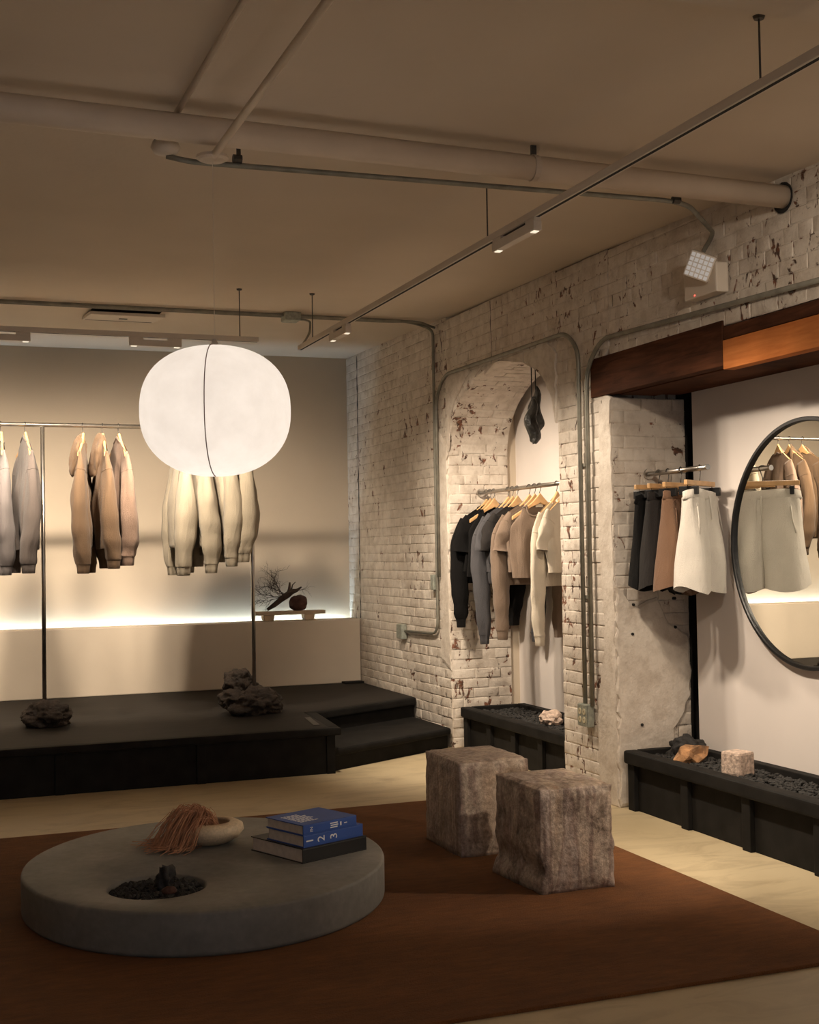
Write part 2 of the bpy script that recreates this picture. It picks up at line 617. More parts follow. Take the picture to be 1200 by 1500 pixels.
def brick_verts(quad, rng, proud=PROUD):
    """quad: (u0b,u1b,u0t,u1t,z0,z1) in wall coordinates; returns verts/faces in (u, n, z), n = outwards"""
    u0b, u1b, u0t, u1t, z0, z1 = quad
    v, f = [], []

    def lerp(a, b, t):
        return a + (b - a) * t
    NU, NZ = 5, 4
    for j in range(NZ):
        for i in range(NU):
            s, t = (0, 0.035, 0.5, 0.965, 1)[i], (0, 0.09, 0.91, 1)[j]
            edge = i in (0, NU - 1) or j in (0, NZ - 1)
            ub, ut = lerp(u0b, u1b, s), lerp(u0t, u1t, s)
            u, z = lerp(ub, ut, t), lerp(z0, z1, t)
            n = proud * (0.30 if edge else 1.0) + rng.uniform(-0.0015, 0.0015)
            if edge:
                u += rng.uniform(-0.0025, 0.0025)
                z += rng.uniform(-0.0025, 0.0025)
            v.append((u, n, z))
    for j in range(NZ - 1):
        for i in range(NU - 1):
            a = j * NU + i
            f.append((a, a + 1, a + NU + 1, a + NU))
    rim = [i for i in range(NU)] + [NU * (j + 1) - 1 for j in range(1, NZ)] + [NU * NZ - 1 - i for i in range(1, NU)] + [NU * (NZ - 1 - j) for j in range(1, NZ - 1)]
    b = len(v)
    for k in rim:
        v.append((v[k][0], -0.02, v[k][2]))
    m = len(rim)
    for i in range(m):
        j = (i + 1) % m
        f.append((rim[i], b + i, b + j, rim[j]))
    return v, f


def brick_data(name, quad, rng, mat):
    v, f = brick_verts(quad, rng)
    me = bpy.data.meshes.new(name)
    me.from_pydata(v, [], f)
    for p in me.polygons:
        p.use_smooth = True
    me.materials.append(mat)
    return me


rngb = random.Random(3)
SHARED = {}
for mk_ in ('brick', 'brick_worn'):
    SHARED[mk_, 's'] = [brick_data('brick', (-(BL - JT) / 2, (BL - JT) / 2, -(BL - JT) / 2, (BL - JT) / 2, 0, CH - JT), rngb, M[mk_]) for _ in range(9)]
    SHARED[mk_, 'h'] = [brick_data('brick', (-(BL / 2 - JT) / 2, (BL / 2 - JT) / 2, -(BL / 2 - JT) / 2, (BL / 2 - JT) / 2, 0, CH - JT), rngb, M[mk_]) for _ in range(5)]


def brick_wall(name, label, frame, z0, z1, spans, seed, worn=0.15, limit=300, key=None, mat_m='mortar', thick=0.14, ztop=None):
    """frame: (origin, udir, normal). spans(z) -> list of (u0,u1) solid intervals at height z."""
    org, ud, nd = (Vector(a) for a in frame)
    rng = random.Random(seed)
    mort = MB()

    def W(u, n, z):
        return org + ud * u + nd * n + Vector((0, 0, z))
    cells = []
    k0, k1 = int(round(z0 / CH)), int(math.ceil(z1 / CH))
    for k in range(k0, k1):
        za, zb = k * CH, min((k + 1) * CH, z1)
        if zb - za < 0.02:
            continue
        zm = (za + zb) / 2
        for (m0, m1), (b0_, b1_), (t0, t1) in zip(spans(zm), spans(za + 1e-4), spans(zb - 1e-4)):
            b = len(mort.v)
            for (u0, u1), z in (((b0_, b1_), za), ((t0, t1), zb)):
                mort.v += [tuple(W(u0, 0, z)), tuple(W(u1, 0, z)), tuple(W(u1, -thick, z)), tuple(W(u0, -thick, z))]
            mort.f += [tuple(b + i for i in q) for q in ((0, 3, 2, 1), (4, 5, 6, 7), (0, 1, 5, 4), (1, 2, 6, 5), (2, 3, 7, 6), (3, 0, 4, 7))]
            header = (k % 6 == 3)
            p = BL / 2 if header else BL
            st = (0.25 if header else (0.5 if k % 2 else 0.0)) * BL + rng.uniform(-0.012, 0.012)
            i = math.floor((min(b0_, t0) - st) / p) - 1
            while st + i * p < max(b1_, t1):
                c0, c1 = st + i * p + JT / 2, st + (i + 1) * p - JT / 2
                i += 1
                q = (max(c0, b0_), min(c1, b1_), max(c0, t0), min(c1, t1), za + JT / 2, zb - JT / 2)
                if max(q[1] - q[0], q[3] - q[2]) < 0.03:
                    continue
                if q[1] < q[0]:
                    q = (q[0], q[0] + 0.004, q[2], q[3], q[4], q[5])
                if q[3] < q[2]:
                    q = (q[0], q[1], q[2], q[2] + 0.004, q[4], q[5])
                full = abs(q[0] - c0) < 1e-6 and abs(q[1] - c1) < 1e-6 and abs(q[2] - c0) < 1e-6 and abs(q[3] - c1) < 1e-6 and (zb - za) > CH - 1e-4
                cells.append((q, full, 'h' if header else 's'))
    root = mort.build(name, M[mat_m])
    struct(root, label)
    if key:
        cells.sort(key=key)
    rot = Matrix((ud, nd, Vector((0, 0, 1)))).transposed().to_4x4()
    rest = MB()
    for n, (q, full, typ) in enumerate(cells):
        mname = 'brick_worn' if rng.random() < worn else 'brick'
        if n < limit:
            if full:
                me = rng.choice(SHARED[mname, typ])
                c = W((q[0] + q[1]) / 2, rng.uniform(-0.002, 0.003), q[4])
            else:
                uc = (q[0] + q[1]) / 2
                me = brick_data('brick', (q[0] - uc, q[1] - uc, q[2] - uc, q[3] - uc, 0, q[5] - q[4]), rng, M[mname])
                c = W(uc, rng.uniform(-0.002, 0.003), q[4])
            o = bpy.data.objects.new('brick', me)
            col.objects.link(o)
            o.parent = root
            o.matrix_local = Matrix.Translation(c) @ rot
        else:
            v, f = brick_verts(q, rng)
            b = len(rest.v)
            rest.v += [tuple(W(*p)) for p in v]
            rest.f += [tuple(b + i for i in t) for t in f]
    if rest.v:
        o = rest.build('far_bricks', M['brick'], root, smooth=True)
        o['kind'] = 'stuff'
    return root


AC, AW, AZ, AH = 8.20, 0.925, 2.25, 0.575   # arch centre, half width, spring, rise


def arch_y(z):
    if z <= AZ:
        return AW
    t = (z - AZ) / AH
    return AW * math.sqrt(max(0.0, 1 - t * t))


FR = ((XW, 0, 0), (0, -1, 0), (-1, 0, 0))       # u = -Y  (so that u x z = outwards)
YJ = AC + AW                                   # far jamb of the arch niche 9.125
YP = AC - AW                                   # near jamb 7.275
YC = 6.606                                     # pier corner

brick_wall('wall_right', 'white painted brick wall between back wall and arched niche', FR, 0, 3.345,
           lambda z: [(-YB, -YJ - 0.004)], 11, 0.10, key=lambda c: -c[0][0])
brick_wall('wall_right_arch', 'worn white painted brick above the arched niche', FR, AZ, 3.29,
           lambda z: [(-YJ, -AC - arch_y(z)), (-AC + arch_y(z), -YP)] if z < AZ + AH - 0.002 else [(-YJ, -AC), (-AC, -YP)], 12, 0.35,
           key=lambda c: -c[0][4])
brick_wall('wall_right_pier', 'white painted brick pier between arched niche and mirror niche', FR, 0, 3.26,
           lambda z: [(-YP, -YC - 0.004)] if z < 2.40 else ([(-YP, -6.82)] if z < 2.645 else [(-YP, -YC - 0.004)]), 13, 0.10)
brick_wall('wall_right_lintel', 'white painted brick above the timber beam', FR, 2.60, 3.25,
           lambda z: [(-YC, -4.15)], 14, 0.12)
FJ1 = ((0, YJ, 0), (1, 0, 0), (0, -1, 0))
brick_wall('wall_arch_jamb', 'chipped painted brick side of the arched niche', FJ1, 0, AZ + 0.03, lambda z: [(XW + 0.004, 4.25)], 15, 0.45, thick=0.10)
FJ2 = ((0, YC, 0), (1, 0, 0), (0, -1, 0))
brick_wall('wall_mirror_jamb', 'painted brick side of the mirror niche', FJ2, 0, 2.40, lambda z: [(XW + 0.004, 4.245)], 16, 0.12, thick=0.10)
# core of the pier behind both skins and the near side of the arched niche
struct(MB().box(XW + 0.13, 4.245, YC + 0.09, YP, 0, 3.24).build('wall_pier_core', M['mortar']), 'painted inner side of the pier')

# vault of the arch: bricks laid along the curve
vm = MB()
vault_bricks = []
NA = 200
pts = [(AC + AW * math.cos(t), AZ + AH * math.sin(t)) for t in (PI * i / NA for i in range(NA + 1))]
acc = [0.0]
for a, b in zip(pts, pts[1:]):
    acc.append(acc[-1] + math.hypot(b[0] - a[0], b[1] - a[1]))


def at_arc(s):
    for i in range(NA):
        if acc[i + 1] >= s:
            t = (s - acc[i]) / (acc[i + 1] - acc[i])
            y = pts[i][0] + (pts[i + 1][0] - pts[i][0]) * t
            z = pts[i][1] + (pts[i + 1][1] - pts[i][1]) * t
            tg = Vector((0, pts[i + 1][0] - pts[i][0], pts[i + 1][1] - pts[i][1])).normalized()
            return Vector((0, y, z)), tg
    return Vector((0, *pts[-1])), Vector((0, 0, -1))


ncv = int(acc[-1] / CH)
chv = acc[-1] / ncv
rr = []
for k in range(ncv + 1):
    p, tg = at_arc(min(acc[-1] - 1e-5, k * chv))
    out = Vector((0, tg.z, -tg.y))          # outwards from the opening
    if out.z < 0 and abs(tg.z) < 0.9:
        out = -out
    if out.dot(p - Vector((0, AC, AZ - 0.2))) < 0:
        out = -out
    rr.append([(XW + 0.004, *(p)[1:]), (4.25, *(p)[1:]), (4.25, *(p + out * 0.13)[1:]), (XW + 0.004, *(p + out * 0.13)[1:])])
vm.rings(rr)
vroot = struct(vm.build('wall_arch_vault', M['mortar']), 'curved painted brick vault of the arched niche')
rngv = random.Random(21)
for k in range(ncv):
    p, tg = at_arc((k + 0.5) * chv)
    out = Vector((0, tg.z, -tg.y))
    if out.dot(p - Vector((0, AC, AZ - 0.2))) < 0:
        out = -out
    st = XW + (0.0 if k % 2 else -BL / 2)
    while st < 4.24:
        c0, c1 = max(st, XW) + JT / 2, min(st + BL, 4.25) - JT / 2
        st += BL
        if c1 - c0 < 0.03:
            continue
        me = brick_data('brick', (-(c1 - c0) / 2, (c1 - c0) / 2, -(c1 - c0) / 2, (c1 - c0) / 2, -(chv - JT) / 2, (chv - JT) / 2), rngv,
                        M['brick_vault'] if rngv.random() < 0.6 else M['brick_worn'])
        o = bpy.data.objects.new('brick', me)
        col.objects.link(o)
        o.parent = vroot
        n_ = -out
        u_ = Vector((1, 0, 0))
        z_ = u_.cross(n_)
        o.matrix_local = Matrix.Translation(Vector(((c0 + c1) / 2, p.y, p.z)) + n_ * rngv.uniform(-0.003, 0.004)) @ Matrix((u_, n_, z_)).transposed().to_4x4()

# niche backs
struct(MB().box(4.33, 4.42, 7.2, 9.30, 0, 3.1).build('wall_arch_back', M['panel']), 'smooth cream back of the arched niche')
struct(MB().box(4.25, 4.33, YJ + 0.02, 9.35, 0, 3.1).build('wall_arch_return', M['plaster']), 'plaster return behind the arched niche')
struct(MB().box(4.215, 4.31, 4.15, 6.475, 0, 2.75).build('wall_mirror_back', M['panel']), 'smooth pale back of the mirror niche')
struct(MB().box(4.245, 4.45, 6.66, 6.74, 0, 2.75).build('wall_mirror_gap_shade', M['black_gap']), 'black panel standing in for shade in the gap beside the mirror niche')  # near-black colour stands in for the shade deep in this gap
struct(MB().box(XW + 0.02, 4.45, 4.15, 6.60, 2.62, 3.20).build('wall_lintel_core', M['mortar']), 'wall above the timber beam')


# plaster patches that cover the brick
def patch(name, frame, outline, parent, thick=0.014, seed=1, mat='patch'):
    org, ud, nd = (Vector(a) for a in frame)
    # subdivide the outline and jitter it
    rng = random.Random(seed)
    pl = []
    n = len(outline)
    for i in range(n):
        a, b = Vector(outline[i]), Vector(outline[(i + 1) % n])
        m = max(1, int((b - a).length / 0.05))
        for j in range(m):
            q = a.lerp(b, j / m)
            pl.append((q.x + rng.uniform(-0.012, 0.012), q.y + rng.uniform(-0.012, 0.012)))
    mb = MB()
    b = len(pl)
    c = (sum(p[0] for p in pl) / b, sum(p[1] for p in pl) / b)
    inner = [(p[0] + (c[0] - p[0]) * 0.03, p[1] + (c[1] - p[1]) * 0.03) for p in pl]
    for q, nn in ((pl, -0.004), (pl, thick * 0.55), (inner, thick)):
        mb.v += [tuple(org + ud * p[0] + nd * nn + Vector((0, 0, p[1]))) for p in q]
    for L in (0, 1):
        for i in range(b):
            j = (i + 1) % b
            mb.f.append((L * b + i, L * b + j, (L + 1) * b + j, (L + 1) * b + i))
    mb.f.append(tuple(2 * b + i for i in range(b)))
    o = mb.build(name, M[mat], parent)
    return o


jamb2 = bpy.data.objects['wall_mirror_jamb']
patch('plaster_patch', FJ2, [(3.752, 0.0), (4.05, 0.0), (4.13, 0.42), (4.24, 0.62), (4.243, 0.98), (4.10, 1.06), (4.02, 1.20), (3.90, 1.16), (3.752, 1.28)], jamb2, 0.016, 5)
pier = bpy.data.objects['wall_right_pier']
patch('plaster_patch', FR, [(-6.80, 0.0), (-6.612, 0.0), (-6.612, 2.36), (-6.74, 2.36), (-6.78, 1.6), (-6.72, 1.0), (-6.86, 0.45)], pier, 0.007, 6)
archw = bpy.data.objects['wall_right_arch']
patch('plaster_patch', FR, [(-9.12, 2.26), (-9.03, 2.55), (-8.88, 2.70), (-8.64, 2.82), (-8.72, 2.90), (-9.12, 2.86)], archw, 0.014, 7)
patch('plaster_patch', FR, [(-7.72, 2.77), (-7.50, 2.66), (-7.35, 2.50), (-7.29, 2.30), (-7.28, 2.75), (-7.45, 2.88)], archw, 0.014, 8)
farw = bpy.data.objects['wall_right']
patch('plaster_patch', FR, [(-9.30, 0.65), (-9.13, 0.6), (-9.13, 2.3), (-9.30, 2.45)], farw, 0.013, 9)



def crack(frame, line, wid, parent, seed, step=0.05):
    """open joint: a thin dark jagged groove"""
    org, ud, nd = (Vector(a) for a in frame)
    rng = random.Random(seed)
    ptsc = []
    for a, b in zip(line, line[1:]):
        a, b = Vector(a), Vector(b)
        m = max(1, int((b - a).length / step))
        for k in range(m):
            q = a.lerp(b, k / m)
            ptsc.append((q.x + rng.uniform(-.006, .006), q.y, wid * rng.uniform(0.25, 1.3)))
    ptsc.append((line[-1][0], line[-1][1], wid * 0.3))
    mb = MB()
    for u, z, w_ in ptsc:
        for du in (-w_, w_):
            mb.v.append(tuple(org + ud * (u + du) + nd * 0.0045 + Vector((0, 0, z))))
    for k in range(len(ptsc) - 1):
        mb.f.append((2 * k, 2 * k + 1, 2 * k + 3, 2 * k + 2))
    return mb.build('crack', M['black_gap'], parent)


crack(FR, [(-11.31, 0.90), (-11.31, 3.33)], 0.012, farw, 1)
crack(FR, [(-9.24, 3.22), (-9.20, 3.02), (-9.26, 2.92), (-9.19, 2.86)], 0.007, farw, 2)
crack(FR, [(-8.28, 3.27), (-8.28, 2.82)], 0.006, archw, 3)
crack(FR, [(-8.28, 2.835), (-7.95, 2.80)], 0.004, archw, 4)
crack(FR, [(-9.08, 2.72), (-9.04, 2.62), (-9.07, 2.52)], 0.004, archw, 5)
for u, z in ((3.86, 1.17), (4.14, 1.20), (3.85, 1.00), (4.14, 1.03), (3.90, 0.47)):
    hb = MB()
    hb.rings([[(u + 0.009 * math.cos(a), YC - 0.022 - d, z + 0.009 * math.sin(a)) for a in (2 * PI * k / 10 for k in range(10))] for d in (-0.03, 0)], False, True)
    hb.build('anchor_hole', M['black_gap'], jamb2)

# timber beam over the mirror niche
beam = thing('lintel_beam', (3.75, 5.5, 2.39), 'dark timber beam with an orange plank over the mirror niche', 'beam')
BY = 5.5


def bx(x0, x1, y0, y1, z0, z1, name, mat, parent=beam, o=(3.75, 5.5, 2.39), bevel=0.004):
    return MB().box(x0 - o[0], x1 - o[0], y0 - o[1], y1 - o[1], z0 - o[2], z1 - o[2]).build(name, mat, parent, bevel=bevel)


bx(3.735, 3.80, 5.452, 6.82, 2.405, 2.635, 'plank', M['beam_dark'])
bx(3.737, 3.80, 4.16, 5.446, 2.535, 2.60, 'plank', M['beam_dark'])
bx(3.733, 3.80, 4.16, 5.446, 2.385, 2.532, 'plank', M['beam_orange'])
bx(3.803, 4.05, 4.16, 6.60, 2.40, 2.60, 'plank', M['beam_dark'])
bx(4.055, 4.214, 4.16, 6.60, 2.41, 2.60, 'plank', M['beam_dark'])

# ------------------------------------------------------------------ ledge, LED, platform, planters
led_gap = 0.05
ledge = MB().box(-3.4, XW - 0.01, 11.31, YB - led_gap, 0.31, 0.893).build('plaster_ledge', M['ledge'], bevel=0.008)
tag(ledge, 'long low plaster ledge along the back wall behind the dark platform', 'ledge')
ls = thing('led_strip', (0.2, YB - 0.03, 0.80), 'cool white LED strip hidden behind the plaster ledge', 'light')
MB().box(-3.5, 3.5, -0.017, 0.027, 0.0, 0.012).build('channel', M['led_housing'], ls)
MB().box(-3.5, 3.5, -0.006, 0.010, 0.0125, 0.018).build('diode_tape', M['led'], ls)
MB().box(-3.4, XW - 0.01, YB - led_gap + 0.001, YB - 0.002, 0.31, 0.795).build('ledge_filler', M['plaster'], ledge)

PZ = 0.31
plat = thing('stage_platform', (1.0, 9.5, 0), 'low dark stained platform with angled corner steps', 'platform')
PO = (1.0, 9.5, 0)


def pp(poly):
    return [(x - PO[0], y - PO[1]) for x, y in poly]


up0, up1 = (2.70, 9.31), (3.735, 9.89)
MB().prism(pp([(-3.38, 8.47), (2.585, 8.47), (2.70, 9.34), (3.735, 9.92), (3.735, 11.30), (-3.38, 11.30)]), 0.02, PZ - 0.03).build('frame', M['black_paint'], plat)
MB().prism(pp([(-3.38, 8.50), (2.58, 8.50), (2.64, 9.36), (3.735, 9.96), (3.735, 11.305), (-3.38, 11.305)]), PZ - 0.029, PZ).build('deck', M['deck'], plat)
# rounded nosings
MB().prism(pp([(-3.38, 8.42), (2.64, 8.42), (2.64, 8.505), (-3.38, 8.505)]), PZ - 0.05, PZ + 0.002).build('nosing', M['black_paint'], plat, bevel=0.012)
MB().prism(pp([(2.565, 8.507), (2.645, 8.507), (2.735, 9.36), (2.645, 9.36)]), PZ - 0.05, PZ + 0.002).build('nosing', M['black_paint'], plat, bevel=0.012)
MB().prism(pp([(2.70, 9.30), (3.735, 9.86), (3.735, 9.97), (2.65, 9.365)]), PZ - 0.06, PZ + 0.004).build('nosing', M['black_paint'], plat, bevel=0.02, seg=3)
# lower step
MB().prism(pp([(2.60, 8.53), (3.72, 9.16), (3.72, 9.93), (2.72, 9.36)]), 0.0, 0.10).build('step_riser', M['black_paint'], plat)
MB().prism(pp([(2.60, 8.50), (3.735, 9.12), (3.735, 9.92), (2.72, 9.35)]), 0.10, 0.155).build('step_tread', M['black_paint'], plat, bevel=0.022, seg=3)
# riser panels and battens along the front
xs = [-3.38, -2.2, -1.1, -0.1, 0.78, 1.68, 2.57]
for a, b in zip(xs, xs[1:]):
    MB().prism(pp([(a + 0.03, 8.452), (b - 0.03, 8.452), (b - 0.03, 8.47), (a + 0.03, 8.47)]), 0.0, PZ - 0.05).build('riser_panel', M['black_paint'], plat, bevel=0.003)
for a in xs[1:]:
    MB().prism(pp([(a - 0.03, 8.440), (a + 0.03, 8.440), (a + 0.03, 8.47), (a - 0.03, 8.47)]), 0.0, PZ - 0.05).build('batten', M['black_paint'], plat, bevel=0.003)
MB().prism(pp([(2.50, 8.62), (2.545, 8.62), (2.60, 9.05), (2.555, 9.05)]), PZ, PZ + 0.004).build('trim_strip', M['dark_metal'], plat)
MB().box(3.55 - 1, 3.735 - 1, 11.2 - 9.5, 11.305 - 9.5, PZ, PZ + 0.018).build('corner_block', M['black_paint'], plat, bevel=0.006)


def gravel_obj(name, region, z, n, r, seed, parent=None, mat='gravel'):
    rng = random.Random(seed)
    base = []
    for q in range(5):
        bm = bmesh.new()
        bmesh.ops.create_icosphere(bm, subdivisions=1, radius=1)
        base.append(([tuple(v.co * (1 + rng.uniform(-.3, .3))) for v in bm.verts], [tuple(v.index for v in f.verts) for f in bm.faces]))
        bm.free()
    mb = MB()
    for _ in range(n):
        x, y = region(rng)
        v, f = rng.choice(base)
        s = r * rng.uniform(0.6, 1.4)
        a = rng.uniform(0, 6.28)
        ca, sa = math.cos(a), math.sin(a)
        b = len(mb.v)
        dz = rng.uniform(-0.4, 0.5) * r
        mb.v += [(x + s * (p[0] * ca - p[1] * sa), y + s * (p[0] * sa + p[1] * ca), z + dz + s * p[2] * 0.8) for p in v]
        mb.f += [tuple(b + i for i in t) for t in f]
    o = mb.build(name, M[mat], parent)
    o['kind'] = 'stuff'
    return o


def planter(loc, y0, y1, xf, xb, ztop, lip, nb, label, seed):
    """black timber trough filling a niche: front at xf, back at xb"""
    t = thing('gravel_planter', loc, label, 'planter')
    ox, oy, oz = loc

    def part(x0, x1, ya, yb, z0, z1, name, bev=0.004, seg=2):
        return MB().box(x0 - ox, x1 - ox, ya - oy, yb - oy, z0, z1).build(name, M['black_paint'], t, bevel=bev, seg=seg)
    part(xf + 0.05, xf + 0.075, y0, y1, 0.0, ztop - lip, 'front_board')
    part(xf + 0.08, xb, y0, y1, 0.0, ztop - 0.06, 'bed')
    part(xf, xf + 0.085, y0 - 0.01, y1 + 0.0, ztop - lip, ztop, 'front_rail', 0.016, 3)
    part(xb - 0.06, xb, y0, y1, ztop - lip, ztop, 'back_rail', 0.006)
    part(xf + 0.09, xb - 0.065, y0, y0 + 0.05, ztop - lip, ztop, 'end_rail', 0.006)
    part(xf + 0.09, xb - 0.065, y1 - 0.05, y1, ztop - lip, ztop, 'end_rail', 0.006)
    for i in range(nb):
        yy = y1 - 0.045 - (y1 - y0 - 0.09) * i / (nb - 1)
        part(xf + 0.022, xf + 0.05, yy - 0.035, yy + 0.035, 0.0, ztop - lip, 'batten', 0.004)
    g = gravel_obj('gravel', lambda r: (r.uniform(xf + 0.10, xb - 0.07) - ox, r.uniform(y0 + 0.06, y1 - 0.06) - oy), ztop - 0.035, int(1900 * (y1 - y0) * (xb - xf)), 0.012, seed, t)
    return t


planter((4.0, 8.2, 0), 7.29, 9.06, 3.785, 4.325, 0.318, 0.075, 5, 'black trough of gravel in the arched niche', 4)
planter((3.97, 5.4, 0), 4.25, 6.545, 3.745, 4.212, 0.340, 0.075, 5, 'black trough of gravel under the round mirror', 5)

rock('stone_chunk', (4.05, 8.06, 0.285), (0.082, 0.095, 0.062), 2, M['pink_rock'], 'pink granite chunk on the gravel of the arched niche', sub=3, rough=0.2, flat=0.6, facet=0.15, smooth=False)
rock('stone_chunk', (4.17, 7.98, 0.285), (0.06, 0.07, 0.065), 9, M['charcoal_rock'], 'black stone behind the pink chunk in the arched niche', sub=3, rough=0.28, flat=0.6)
rock('stone_chunk', (4.09, 6.42, 0.305), (0.10, 0.085, 0.07), 12, M['charcoal_rock'], 'dark charcoal rock at the corner of the mirror niche', sub=4, rough=0.4, flat=0.55)
rock('stone_chunk', (3.97, 6.19, 0.300), (0.165, 0.075, 0.062), 26, M['amber_rock'], 'amber brown jagged rock in the mirror niche trough', sub=2, rough=0.55, freq=2.4, flat=0.5, facet=0.25, smooth=False, rotz=0.6)
sb = MB().box(-0.062, 0.062, -0.062, 0.062, 0, 0.125).build('stone_block', M['pink_rock'], bevel=0.014, seg=2, loc=(3.965, 5.74, 0.306))
sb.rotation_euler = (0, 0, 0.25)
tag(sb, 'small squared pink granite block on the gravel by the mirror', 'rock')

# ------------------------------------------------------------------ rug, table, stools
rug = MB().box(-0.9, 3.22, 3.83, 7.23, 0.0, 0.014).build('rug', M['rug'], bevel=0.005)
tag(rug, 'large rust brown wool rug on the floor', 'rug')

# round concrete table
TC = (1.135, 5.62)
tb = thing('coffee_table', (TC[0], TC[1], 0.014), 'low round grey concrete table with a pit of black gravel', 'table', rotz=-0.2)
TA, TB_ = 0.775, 0.865      # radii across and along the view
TZ = 0.168
hc = (-0.195, -0.450)        # pit centre (table axes)
hr = 0.195
nseg = 96


def el(a, ra, rb):
    return (ra * math.cos(a), rb * math.sin(a))


mb = MB()
oo, ii = [], []
for k in range(nseg):
    a = 2 * PI * k / nseg
    oo.append(el(a, 1, 1))
    ii.append((hc[0] + hr * math.cos(a), hc[1] + hr * math.sin(a)))


def ringz(pts_, z, s=0.0):
    return [((TA - s) * x, (TB_ - s) * y, z) for x, y in pts_]


def inz(z, s=0.0):
    return [(hc[0] + (x - hc[0]) * (1 + s), hc[1] + (y - hc[1]) * (1 + s), z) for x, y in ii]


R_ = [ringz(oo, 0.0, 0.012), ringz(oo, 0.010, 0.002), ringz(oo, 0.02), ringz(oo, TZ - 0.012), ringz(oo, TZ - 0.004, 0.003), ringz(oo, TZ, 0.012),
      inz(TZ, 0.03), inz(TZ - 0.006), inz(TZ - 0.035)]
mb.rings(R_, True, True)
mb.build('slab', M['concrete'], tb, smooth=False)
for p in tb.children[0].data.polygons:
    p.use_smooth = len(p.vertices) == 4


def in_pit(r):
    a, q = r.uniform(0, 6.283), hr * 0.93 * math.sqrt(r.random())
    return hc[0] + q * math.cos(a), hc[1] + q * math.sin(a)


gravel_obj('gravel', in_pit, TZ - 0.022, 420, 0.013, 8, tb)


def tw(x, y):
    a = -0.2
    return TC[0] + x * math.cos(a) - y * math.sin(a), TC[1] + x * math.sin(a) + y * math.cos(a)


px, py = tw(hc[0] + 0.03, hc[1] + 0.02)
rock('pit_stone', (px, py, 0.160), (0.045, 0.045, 0.055), 14, M['charcoal_rock'], 'upright dark stone standing in the table pit', sub=3, rough=0.5, facet=0.3, flat=0.7)
rock('pit_pebble', (px + 0.0, py - 0.10, 0.163), (0.028, 0.022, 0.018), 3, M['ball'], 'small reddish pebble lying in the table pit', sub=3, rough=0.2)

TT = 0.014 + TZ


# bowl with dried fibre
bowl = thing('ceramic_bowl', (1.21, 5.90, TT), 'squat cream speckled ceramic bowl on the concrete table', 'bowl', rotz=0.3)
prof = [(r_ * 1.12, z_ * 1.08) for r_, z_ in ((0.045, 0.0), (0.075, 0.004), (0.115, 0.025), (0.138, 0.055), (0.134, 0.078), (0.112, 0.090), (0.085, 0.092), (0.080, 0.086), (0.095, 0.072), (0.10, 0.05), (0.06, 0.02), (0.01, 0.014))]
MB().lathe(prof, 40).build('vessel', M['bowl'], bowl, smooth=True)
mb = MB()
rf = random.Random(5)
for i in range(330):
    a = rf.uniform(-0.6, 0.6) + PI
    x0, y0 = rf.uniform(-0.06, 0.03), rf.uniform(-0.06, 0.06)
    L = rf.uniform(0.14, 0.30)
    h = rf.uniform(0.07, 0.13)
    n = 6
    path = []
    for k in range(n):
        t = k / (n - 1)
        r_ = L * t
        z = 0.07 + h * math.sin(min(1, t * 1.25) * PI) * (1 - 0.2 * t) - 0.165 * max(0, t - 0.35) / 0.65 * 0.5
        zfloor = 0.004 + rf.uniform(0, 0.03)
        path.append((x0 + r_ * math.cos(a) + rf.uniform(-.008, .008), y0 * (1 + 0.4 * t) + r_ * math.sin(a) * 0.6 + rf.uniform(-.008, .008), max(zfloor, z)))
    mb.tube(path, [0.0016] * n, 3, False)
o = mb.build('dried_fibre', M['fibre'])
o.location = (1.21, 5.90, TT)
o.rotation_euler = (0, 0, 0.3)
o['kind'] = 'stuff'
tag(o, 'tangle of reddish dried fibre spilling from the cream bowl', 'fibre')


def text_mesh(body, size):
    cu = bpy.data.curves.new('txt', 'FONT')
    cu.body = body
    cu.size = size
    cu.extrude = 0.0004
    cu.align_x = 'CENTER'
    cu.align_y = 'CENTER'
    to = bpy.data.objects.new('txt', cu)
    col.objects.link(to)
    dg = bpy.context.evaluated_depsgraph_get()
    me = bpy.data.meshes.new_from_object(to.evaluated_get(dg))
    bpy.data.objects.remove(to, do_unlink=True)
    return me


def book(loc, rotz, w_, l_, h_, mat, label, spine=(), cover=(), group=None):
    """origin = near corner on the table; x = along the spine (length l_), y = width w_; spine faces -y, pages face -x"""
    t = thing('book', loc, label, 'book', group, rotz)
    c = 0.0035
    MB().box(0, l_, 0, w_, 0, c).build('cover_board', mat, t)
    top_board = MB().box(0, l_, 0, w_, h_ - c, h_).build('cover_board', mat, t)
    spine_ = MB().box(0, l_, 0, 0.005, c, h_ - c).build('spine', mat, t, bevel=0.002)
    MB().box(0.006, l_ - 0.006, 0.0055, w_ - 0.006, c + 0.0002, h_ - c - 0.0002).build('pages', M['pages'], t)
    for body, size, x, z, rot in spine:
        me = text_mesh(body, size)
        o = mk('spine_print', me, M['print'], spine_)
        o.rotation_euler = (PI / 2, rot, 0)
        o.location = (x, -0.0008, z)
    for (x0, x1, y0, y1) in cover:
        MB().box(x0, x1, y0, y1, h_, h_ + 0.0006).build('cover_print', M['print'], top_board)
    return t


BR = 0.395
bk = (1.49, 5.33)
book((bk[0], bk[1], TT), BR, 0.37, 0.36, 0.062, M['black_cover'], 'thick black book at the bottom of the stack')


def bo(u, v):
    return (bk[0] + u * math.cos(BR) - v * math.sin(BR), bk[1] + u * math.sin(BR) + v * math.cos(BR))


